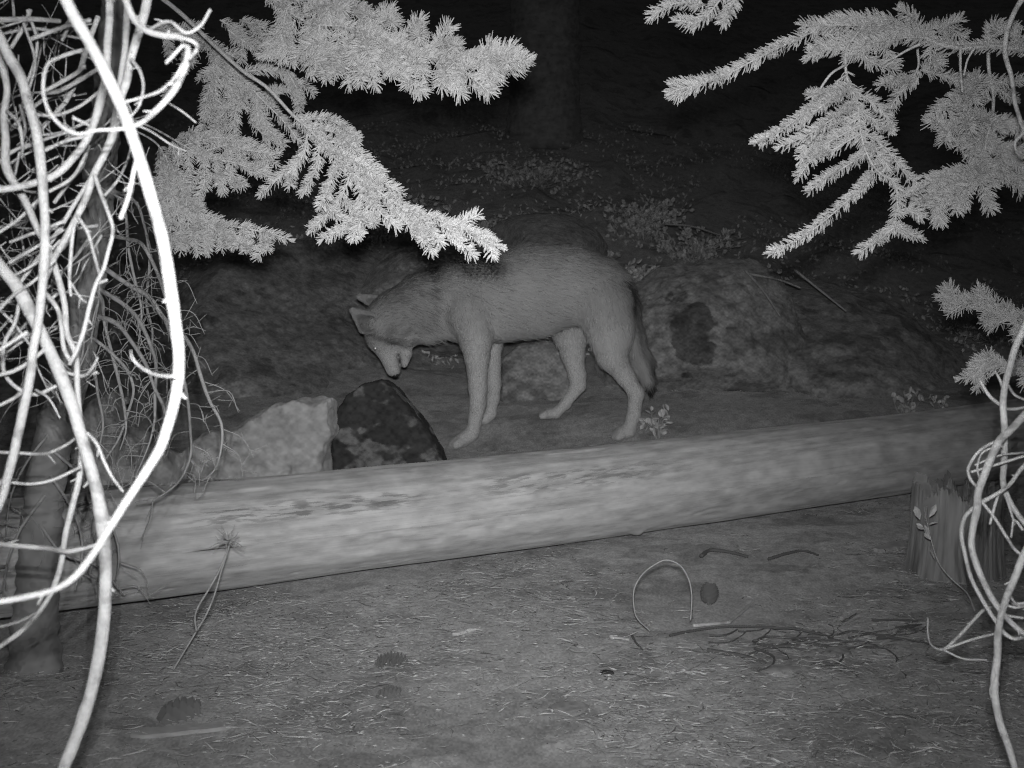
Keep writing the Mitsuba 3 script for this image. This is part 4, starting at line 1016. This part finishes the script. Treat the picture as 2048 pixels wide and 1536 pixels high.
for k, (d, tr) in enumerate(BARE2):
    rng = np.random.default_rng(600 + k)
    m4 = np.array([[*P(x, y, d + 0.03 * math.sin(i * 0.7 + k)), w / FPX * d / 2] for i, (x, y, w) in enumerate(tr)])
    root = np.array([RT[0] - 0.05, RT[1], m4[0, 2], m4[0, 3] * 1.3])
    m4 = np.vstack([root, m4])
    parts = [tube(m4, 0.006, 10, 0.05, 60 + k)]
    q = spline(m4, 0.006)
    for i in range(80, len(q) - 8, 13):
        if rng.random() < 0.5:
            t = unit(q[i + 1, :3] - q[i, :3]); sd = unit(np.cross(t, rng.normal(size=3)))
            e = q[i, :3] + unit(sd + 0.7 * t) * (q[i, 3] + rng.uniform(0.003, 0.01))
            parts.append(tube(np.array([[*q[i, :3], q[i, 3] * 0.45], [*e, q[i, 3] * 0.2]]), 0.004, 6, 0.05, i))
    hosts2.append(obj('bare_branch', join(parts), 'pale_wood_mat', fir2))
for k, (host, d, tr) in enumerate(FINE2):
    rng = np.random.default_rng(700 + k)
    ds = d + np.cumsum(rng.normal(0, 0.012, len(tr)))
    m4 = np.array([[*P(x, y, q), w / FPX * q / 2] for (x, y, w), q in zip(tr, ds)])
    obj('twig', tube(m4, 0.006, 8, 0.07, 90 + k), 'pale_wood_mat', hosts2[host])

# ------------------------------------------------------------------ leafy plants
def leaf_blades(bases, dirs, lens, widths, rng):
    n = len(bases)
    d = unit(dirs)
    nrm = unit(np.cross(d, rng.normal(size=(n, 3))))
    w = unit(np.cross(d, nrm)) * widths[:, None] * 0.5
    bend = nrm * (lens * 0.12)[:, None]
    L = lens[:, None]
    pts = np.stack([bases, bases + d * L * 0.35 + w * 0.85 + bend * 0.5, bases + d * L * 0.35 - w * 0.85 + bend * 0.5, bases + d * L * 0.68 + w * 0.9 + bend * 0.5, bases + d * L * 0.68 - w * 0.9 + bend * 0.5, bases + d * L, bases + d * L * 0.5 - bend * 0.2], 1)
    b = np.arange(n)[:, None] * 7
    f = np.concatenate([b + [x] for x in ([0, 1, 6], [0, 6, 2], [1, 3, 6], [2, 6, 4], [3, 5, 6], [4, 6, 5])], 0)
    return pts.reshape(-1, 3), f


def plant(name, base, height, spread, n_stem, n_leaf, leaf, seed, label, cat='shrub', group=None):
    rng = np.random.default_rng(seed)
    stems, bs, dsr = [], [], []
    for _ in range(n_stem):
        a = rng.uniform(0, 2 * np.pi); rr = spread * rng.uniform(0.2, 1) ** 0.7
        hgt = height * rng.uniform(0.55, 1.05)
        tip = base + np.array([math.cos(a) * rr, math.sin(a) * rr, hgt])
        mid = base + np.array([math.cos(a) * rr * 0.4, math.sin(a) * rr * 0.4, hgt * 0.6]) + rng.normal(size=3) * 0.1 * spread
        q = spline(np.array([base - [0, 0, 0.02], mid, tip]), height / 14)
        stems.append(tube(np.hstack([q, np.linspace(0.0035, 0.0012, len(q))[:, None]]), height / 8, 5, 0, 0))
        for _ in range(n_leaf):
            s = rng.uniform(0.3, 1.0); i = min(len(q) - 2, int(s * (len(q) - 1)))
            t = unit(q[i + 1] - q[i])
            bs.append(q[i] + rng.normal(size=3) * 0.008)
            dsr.append(t * 0.5 + unit(rng.normal(size=3)) * 0.9 + np.array([0, 0, 0.25]))
    t = thing(name, label, cat, group)
    obj('stems', join(stems), 'twig_mat', t)
    n = len(bs)
    obj('leaves', leaf_blades(np.array(bs), np.array(dsr), leaf * rng.uniform(0.7, 1.2, n), leaf * 0.6 * rng.uniform(0.8, 1.2, n), rng), 'leaf_mat', t, smooth=False, kind='stuff')
    return t


def on_ground(px, py, d):
    q = P(px, py, d)
    return np.array([q[0], q[1], float(ground_z(q[0], q[1]))])


plant('seedling', GP(1316, 878), 0.13, 0.07, 6, 7, 0.036, 1, 'small bright leafy seedling by the hind paw of the wolf', 'seedling')
plant('seedling', GP(1806, 834), 0.10, 0.10, 6, 6, 0.032, 2, 'small leafy plant peeking over the log at right', 'seedling')
plant('seedling', GP(1880, 824), 0.06, 0.10, 6, 4, 0.025, 3, 'faint low sprig behind the log close to the right edge', 'seedling')
SH = [(940, 430, 8.6, 0.28, 0.30, 24, 'leafy shrub on the slope right above the tip of the fir bough'), (1240, 500, 7.5, 0.26, 0.20, 20, 'leafy shrub on the slope behind the rump of the wolf'), (1320, 530, 7.4, 0.20, 0.22, 18, 'low leafy shrub above the scorched boulder'),
      (1470, 500, 7.8, 0.24, 0.26, 16, 'dim leafy shrub on the right slope below the needled twigs'), (1060, 348, 10.6, 0.18, 0.45, 20, 'distant low shrub in front of the background trunk'), (1290, 400, 9.2, 0.26, 0.3, 16, 'dim shrub higher up the slope behind the wolf'),
      (1390, 440, 8.8, 0.24, 0.3, 14, 'dim shrub in the middle of the right slope'), (1170, 450, 8.3, 0.2, 0.2, 10, 'thin shrub beside the smooth dark boulder'), (760, 400, 9.0, 0.26, 0.4, 14, 'dim shrub behind the long sweeping fir bough'), (1560, 520, 7.2, 0.18, 0.25, 12, 'dim shrub at the right beneath the longest needled twig')]
for k, (px, py, d, h, sp, ns, lab) in enumerate(SH):
    plant('shrub', on_ground(px, py, d), h * 1.15, sp * 1.3, int(ns * 2.2), 16, 0.042, 20 + k, lab)
# ground cover of small leaves over the hillside
rng = np.random.default_rng(77)
n = 18000
cy = 6.6 + 7.5 * rng.random(n) ** 1.2
cx = rng.uniform(-0.42, 0.42, n) * cy
keep = meshkit.fbm(np.stack([cx * 1.5, cy * 1.5, 0 * cx], -1), 3, 8) > 0.48
cx, cy = cx[keep], cy[keep]
b = np.stack([cx, cy, ground_z(cx, cy) + rng.uniform(0.0, 0.07, len(cx))], 1)
obj('ground_cover', leaf_blades(b, rng.normal(size=b.shape) + [0, 0, 0.7], rng.uniform(0.02, 0.045, len(b)), rng.uniform(0.012, 0.024, len(b)), rng), 'leaf_mat', smooth=False, label='small leaves of low ground cover scattered over the dark hillside', cat='ground cover', kind='stuff')

# sprig by the stump: a curved stem with a few leaves
sp = thing('sprig', 'thin bent stem with a few pale leaves standing before the stump', 'plant')
st = [(1950, 1222, 3.2), (1932, 1184, 3.25), (1902, 1157, 3.28), (1880, 1130, 3.30), (1864, 1086, 3.32), (1856, 1053, 3.33), (1848, 1015, 3.34)]
obj('stem', tube([[*P(x, y, d), 0.0019 - 0.0002 * i] for i, (x, y, d) in enumerate(st)], 0.008, 6, 0.05, 1), 'pale_wood_mat', sp)
for k, (x, y, dx, dy, L) in enumerate([(1840, 1040, -0.4, 1, 0.045), (1850, 1045, 0.1, 1, 0.05), (1858, 1035, 0.5, 1, 0.045), (1856, 1075, -0.3, 1, 0.04), (1862, 1080, -0.7, 0.7, 0.03), (1870, 1120, -0.5, 0.9, 0.035), (1852, 1058, -1, 0.3, 0.03), (1856, 1050, 1, 0.3, 0.03), (1848, 1058, -0.9, 0.6, 0.03)]):
    rg = np.random.default_rng(k)
    v, f = leaf_blades(P(x, y, 3.32)[None], (RGT * dx + UPV * dy - FWD * 0.1)[None], np.array([L * 0.85]), np.array([L * 0.4]), rg)
    obj('leaf', (v, f), 'leaf_mat', sp, smooth=False)

# dry weed stalk at the left end of the log
wd = thing('dry_weed', 'dry weed stalk with a tufted head leaning in front of the log', 'plant')
for tr in ([(347, 1339), (370, 1300), (393, 1262), (410, 1234), (428, 1192), (442, 1144), (456, 1100), (460, 1085)], [(393, 1262), (390, 1232), (398, 1210), (413, 1186), (437, 1144), (456, 1100)]):
    g0 = GP(347, 1339)
    pts = []
    for i, (x, y) in enumerate(tr):
        pts.append([*P(x, y, 2.80 + 0.02 * i), 0.0021])
    obj('stalk', tube(pts, 0.008, 6, 0.05, 2), 'twig_mat', wd)
hp = P(458, 1082, 2.94)
rg = np.random.default_rng(4)
hq = []
for k in range(26):
    dv = unit(rg.normal(size=3) + [0, -0.2, 0.3])
    e = hp + dv * rg.uniform(0.02, 0.05)
    hq.append(tube(np.array([[*hp, 0.0012], [*((hp + e) / 2 + rg.normal(size=3) * 0.004), 0.001], [*e, 0.0006]]), 0.01, 4, 0, 0))
obj('tuft', join(hq), 'twig_mat', wd)

# arched bare twig standing in front of the log
arc = [(1300, 1262), (1273, 1234), (1267, 1205), (1269, 1176), (1282, 1152), (1305, 1132), (1332, 1120), (1358, 1129), (1376, 1155), (1383, 1185), (1383, 1215), (1381, 1240)]
obj('arched_twig', tube([[*P(x, y, 3.05 - 0.006 * i), 0.0016] for i, (x, y) in enumerate(arc)], 0.008, 6, 0.12, 3), 'twig_mat', label='thin pale twig bent into an arch that rises from the ground', cat='twig')

# ------------------------------------------------------------------ things lying on the ground
def ground_stick(name, tr, w, mat, label, cat='twig', group=None, seed=0, lift=0.5):
    pts = []
    for i, (x, y) in enumerate(tr):
        g = GP(x, y)
        d = (g - ORI) @ FWD
        r = w / FPX * d / 2 * (1 - 0.5 * i / len(tr))
        pts.append([g[0], g[1], g[2] + r * lift + 0.003, r])
    return obj(name, tube(pts, 0.008, 7, 0.12, seed), mat, label=label, cat=cat, group=group)


ground_stick('stick', [(1386, 1260), (1420, 1256), (1459, 1251)], 9, 'pale_wood_mat', 'short pale broken stick lying on bare soil right of the arched twig', 'stick', lift=1.2)
ground_stick('stick', [(1459, 1250), (1484, 1230), (1508, 1207)], 7, 'twig_mat', 'short dark stick slanting up from the end of the pale broken stick', 'stick', lift=1.2)
scene['dark_twig_mat'] = rough_mat(flat(0.10), 0.9, 0.15)
DK = [([(1340, 1275), (1379, 1267), (1443, 1258), (1516, 1258), (1584, 1261), (1633, 1267), (1654, 1281)], 6, 'long dark twig running right from below the pale broken stick'),
      ([(1507, 1293), (1515, 1284), (1531, 1278), (1590, 1280), (1650, 1284)], 6, 'dark crooked twig in the middle of the dark twig tangle'),
      ([(1414, 1306), (1461, 1313), (1493, 1319), (1531, 1331)], 10, 'thick dark root end below the twig tangle'),
      ([(1496, 1315), (1546, 1299), (1619, 1293), (1654, 1284), (1707, 1267), (1768, 1275), (1823, 1264), (1850, 1269)], 7, 'longest dark twig waving right towards the bare branches'),
      ([(1402, 1117), (1422, 1105), (1458, 1108), (1496, 1117)], 9, 'dark buried root arching out of the soil near the log, left of two'),
      ([(1537, 1123), (1572, 1111), (1607, 1105), (1636, 1114)], 7, 'dark buried root arching out of the soil near the log, right of two'),
      ([(1645, 1330), (1683, 1337), (1716, 1352)], 6, 'short dark twig below the right end of the twig tangle'),
      ([(1264, 1275), (1272, 1290), (1285, 1302)], 5, 'tiny dark twig below the foot of the arched twig'),
      ([(1683, 1249), (1700, 1240), (1713, 1231)], 5, 'tiny dark twig slanting up right of the tangle'),
      ([(1580, 1290), (1620, 1282), (1690, 1290), (1640, 1296)], 8, 'knotted dark twig at the heart of the tangle')]
for k, (tr, w, lab) in enumerate(DK):
    ground_stick('dark_twig', tr, w, 'dark_twig_mat', lab, 'twig', seed=k)
rng = np.random.default_rng(55)
for k in range(22):
    x, y = rng.uniform(1400, 1800), rng.uniform(1246, 1330)
    y = 1288 + (y - 1288) * 0.7 - 0.05 * (x - 1600)
    a, cur, L = rng.normal(0, 0.3), rng.normal(0, 0.25), rng.uniform(50, 150)
    tr = [(x, y)]
    for i in range(5):
        tr.append((tr[-1][0] + math.cos(a) * L / 5, tr[-1][1] + math.sin(a) * L / 5 * 0.45)); a += cur + rng.normal(0, 0.2)
    ground_stick('dark_twig', tr, rng.uniform(3, 6), 'dark_twig_mat', 'thin dark twig in the flat twig tangle right of the arched twig', 'twig', 'thin dark twigs of the tangle', seed=30 + k, lift=rng.uniform(0.5, 4))
GS = [([(470, 1186), (430, 1172), (395, 1165)], 5, 'thin twig under the left end of the log'), ([(1490, 540), (1525, 580), (1560, 632)], 5, None), ([(1590, 540), (1640, 580), (1692, 622)], 5, None), ([(1500, 548), (1560, 560), (1600, 575)], 5, None), ([(1330, 448), (1380, 452), (1440, 470)], 6, None)]
ground_stick('stick', GS[0][0], GS[0][1], 'twig_mat', GS[0][2], 'stick')
for k, ((a, b_, c_), w, lab) in enumerate([(t, w, l) for (t, w, l) in ((GS[1][0], 5, 'faint thin stick leaning down the right side of the scorched boulder'), (GS[2][0], 5, 'faint long stick slanting down over the low boulder at right'), (GS[3][0], 5, 'faint short stick lying flat above the leaning sticks at right'), (GS[4][0], 7, 'faint pale stick lying on the slope among the shrubs'))]):
    pts = [[*P(*a, 5.95 if k < 3 else 8.2), 0.006], [*P(*b_, 5.85 if k < 3 else 8.2), 0.005], [*P(*c_, 5.75 if k < 3 else 8.2), 0.004]]
    obj('leaning_stick', tube(pts, 0.02, 6, 0.1, k), 'twig_mat', label=lab, cat='stick')

# pine cone
def cone_mesh(c, L, R, seed, axis):
    rng = np.random.default_rng(seed)
    ax = unit(np.asarray(axis, float)); u = unit(np.cross(ax, [0.3, 0.2, 1])); w = np.cross(ax, u)
    parts = [tube(np.array([[*(c - ax * L / 2), R * 0.15], [*c, R * 0.4], [*(c + ax * L / 2), R * 0.1]]), 0.003, 12, 0, 0)]
    n = 60
    for i in range(n):
        s = (i + 0.5) / n; a = i * 2.39996
        rad = R * math.sin(math.pi * (0.1 + 0.85 * s)) ** 0.7
        o = c + ax * (s - 0.5) * L + (u * math.cos(a) + w * math.sin(a)) * rad * 0.6
        d = unit((u * math.cos(a) + w * math.sin(a)) + ax * 0.7)
        sd = unit(np.cross(ax, d)); up = np.cross(d, sd)
        k = 0.62 * R; h = 0.62 * R
        v = np.array([o - sd * k * .5, o + sd * k * .5, o + d * h + sd * k * .65, o + d * h - sd * k * .65, o + d * h * 1.25, o + d * h * .8 + up * k * .35])
        parts.append((v, np.array([[0, 1, 5], [1, 2, 5], [2, 4, 5], [4, 3, 5], [3, 0, 5], [0, 3, 4], [0, 4, 2], [0, 2, 1]])))
    return join(parts)


scene['cone_mat'] = rough_mat(flat(0.13), 0.9, 0.15)
scene['old_cone_mat'] = rough_mat(flat(0.17), 0.95, 0.1)
g = GP(1418, 1206)
obj('pine_cone', cone_mesh(g + [0, 0, 0.019], 0.046, 0.02, 1, (0.15, 0.5, 0.85)), 'cone_mat', smooth=False, label='dark round pine cone lying right of the arched twig', cat='pine cone')
for k, (x, y, lab, s) in enumerate([(775, 1330, 'dark worn pine cone sunk in the soil left of centre, upper of two', 0.030), (774, 1392, 'small dark pine cone sunk in the soil left of centre, lower of two', 0.022), (352, 1432, 'dark pine cone in the lower left soil beside the pale flat slab', 0.036)]):
    g = GP(x, y)
    obj('pine_cone', cone_mesh(g - [0, 0, s * 0.3], s * 2.1, s, 5 + k, (1, 0.3 * k, 0.1)), 'old_cone_mat', smooth=False, label=lab, cat='pine cone')


def small_stone(px, py, w, h, seed, mat, label, cat='stone'):
    g = GP(px, py); d = (g - ORI) @ FWD
    obj('stone', rock_mesh(g + [0, 0, h * 0.1], (w / FPX * d / 2, w / FPX * d / 2 * 0.8, h), seed, 0.3, 1.6, 3), mat, smooth=50, label=label, cat=cat)


small_stone(1140, 1418, 80, 0.010, 3, 'granite_mat', 'flat stone flush with the soil at the bottom right of centre')
small_stone(1214, 1350, 30, 0.010, 4, 'dark_rock_mat', 'tiny dark angular stone on bare soil below the arched twig')
small_stone(1560, 1345, 70, 0.012, 6, 'granite_mat', 'pale low stone just below the dark twig tangle')
small_stone(1675, 1310, 60, 0.014, 7, 'granite_mat', 'rounded low stone right of the dark twig tangle')


def chip(tr, w, thick, label, cat, mat='pale_wood_mat', seed=0):
    """A flat split of wood lying on the soil."""
    a, b = GP(*tr[0]), GP(*tr[1])
    t = unit(b - a); L = np.linalg.norm(b - a); sd = unit(np.cross(t, [0, 0, 1.0])); up = np.cross(sd, t)
    s, u = np.meshgrid(np.linspace(0, 1, 40), np.linspace(-1, 1, 9), indexing='ij')
    ww = w * (0.75 + 0.5 * meshkit.noise(np.stack([s * 5, s * 0, s * 0 + seed], -1), seed)) * np.minimum(1, 6 * np.minimum(s + 0.05, 1.05 - s)) ** 0.5
    zz = 0.004 * meshkit.fbm(np.stack([s * 3, u * 3, 0 * s + seed], -1), 2, seed)
    top = a + (s * L)[..., None] * t + (u * ww / 2)[..., None] * sd + (zz + thick)[..., None] * up
    bot = top - (up * thick * 1.6)
    n1, n2 = s.shape
    i, j = np.meshgrid(np.arange(n1 - 1), np.arange(n2 - 1), indexing='ij')
    f = np.stack([i * n2 + j, i * n2 + j + 1, (i + 1) * n2 + j + 1, (i + 1) * n2 + j], -1).reshape(-1, 4)
    N_ = n1 * n2
    rim = np.concatenate([np.arange(n1) * n2, (n1 - 1) * n2 + np.arange(1, n2), (n1 - 2 - np.arange(n1 - 1)) * n2 + n2 - 1, np.arange(n2 - 2, 0, -1)])
    rn = np.roll(rim, -1)
    f = np.vstack([f, f[:, ::-1] + N_, np.stack([rim, rn, rn + N_, rim + N_], 1)])
    return obj('wood_chip', (np.vstack([top.reshape(-1, 3), bot.reshape(-1, 3)]), f), mat, smooth=50, label=label, cat=cat)


chip([(262, 1472), (462, 1456)], 0.028, 0.005, 'long flat slab of pale wood on the soil at the bottom left', 'wood chip', 'twig_mat', 1)
chip([(1752, 1106), (1808, 1092)], 0.03, 0.01, 'pale chip of wood lying left of the stump', 'wood chip', 'twig_mat', 2)
chip([(905, 1272), (960, 1258)], 0.008, 0.004, 'small pale splinter on bare soil left of centre', 'wood chip', 'pale_wood_mat', 3)
chip([(1220, 1276), (1258, 1283)], 0.007, 0.003, 'small pale splinter left of the foot of the arched twig', 'wood chip', 'pale_wood_mat', 4)

# litter: dead needles, grass bits and bark crumbs, light and dark
def litter(n, xr, yr, seed):
    rng = np.random.default_rng(seed)
    y = yr[0] + (yr[1] - yr[0]) * rng.random(n)
    x = rng.uniform(*xr, n) * y
    keep = meshkit.fbm(np.stack([x * 2.3, y * 2.3, 0 * x], -1), 3, seed) > rng.uniform(0.42, 0.66, n)
    x, y = x[keep], y[keep]; n = len(x)
    z = ground_z(x, y)
    L = 0.008 + 0.06 * rng.random(n) ** 2.5
    w = 0.0010 + 0.0028 * rng.random(n) ** 2
    crumb = rng.random(n) < 0.35
    L = np.where(crumb, rng.uniform(0.003, 0.013, n), L); w = np.where(crumb, L * 0.35, w)
    a = rng.normal(0, 0.75, n)
    d = np.stack([np.cos(a), np.sin(a), rng.normal(0, 0.1, n)], 1)
    s = np.stack([-np.sin(a), np.cos(a), 0 * a], 1)
    c = np.stack([x, y, z + 0.0035 + 0.006 * rng.random(n)], 1)
    h = (w * 0.45)[:, None] * np.array([0, 0, 1.0])
    bend = s * (L * rng.normal(0, 0.13, n))[:, None]
    W, LL = w[:, None], L[:, None]
    v = np.stack([c - d * LL / 2, c + bend - s * W / 2, c + bend + h, c + bend + s * W / 2, c + d * LL / 2], 1)
    b = np.arange(n)[:, None] * 5
    f = np.concatenate([b + [q] for q in ([0, 1, 2], [0, 2, 3], [1, 4, 2], [2, 4, 3])], 0)
    pale = rng.random(n)
    col = np.where(pale < 0.42, rng.uniform(0.34, 0.5, n) + 0.15 * (rng.random(n) < 0.3), np.where(pale < 0.88, rng.uniform(0.22, 0.32, n), rng.uniform(0.09, 0.15, n)))
    return v.reshape(-1, 3), f, np.repeat(np.repeat(col, 5)[:, None], 3, 1)


v, f, c = litter(80000, (-0.45, 0.45), (2.0, 5.0), 31)
v2, f2, c2 = litter(26000, (-0.45, 0.45), (4.8, 8.5), 32)
obj('forest_litter', (np.vstack([v, v2]), np.vstack([f, f2 + len(v)])), 'litter_mat', smooth=False, color=np.vstack([c, c2]), label='dry needles, straw bits and bark crumbs strewn over the soil', cat='litter', kind='stuff')

# ------------------------------------------------------------------ the trail camera whose infrared lamp lights the place (behind the view)
tc = thing('trail_camera', 'trail camera housing with an infrared lamp panel above its lens', 'camera')


def box(c, e):
    m = trimesh.creation.box(extents=e)
    v = np.array(m.vertices)
    return c + v[:, :1] * RGT + v[:, 1:2] * FWD + v[:, 2:3] * UPV, np.array(m.faces)


obj('housing', box(ORI - FWD * 0.06, (0.10, 0.05, 0.20)), 'housing_mat', tc, smooth=False)
for lx, lz in LEDS:
    obj('lamp_bead', ball(ORI + UPV * (LED_UP + lz) + RGT * lx - FWD * 0.033, 0.004, 1), 'housing_mat', tc)
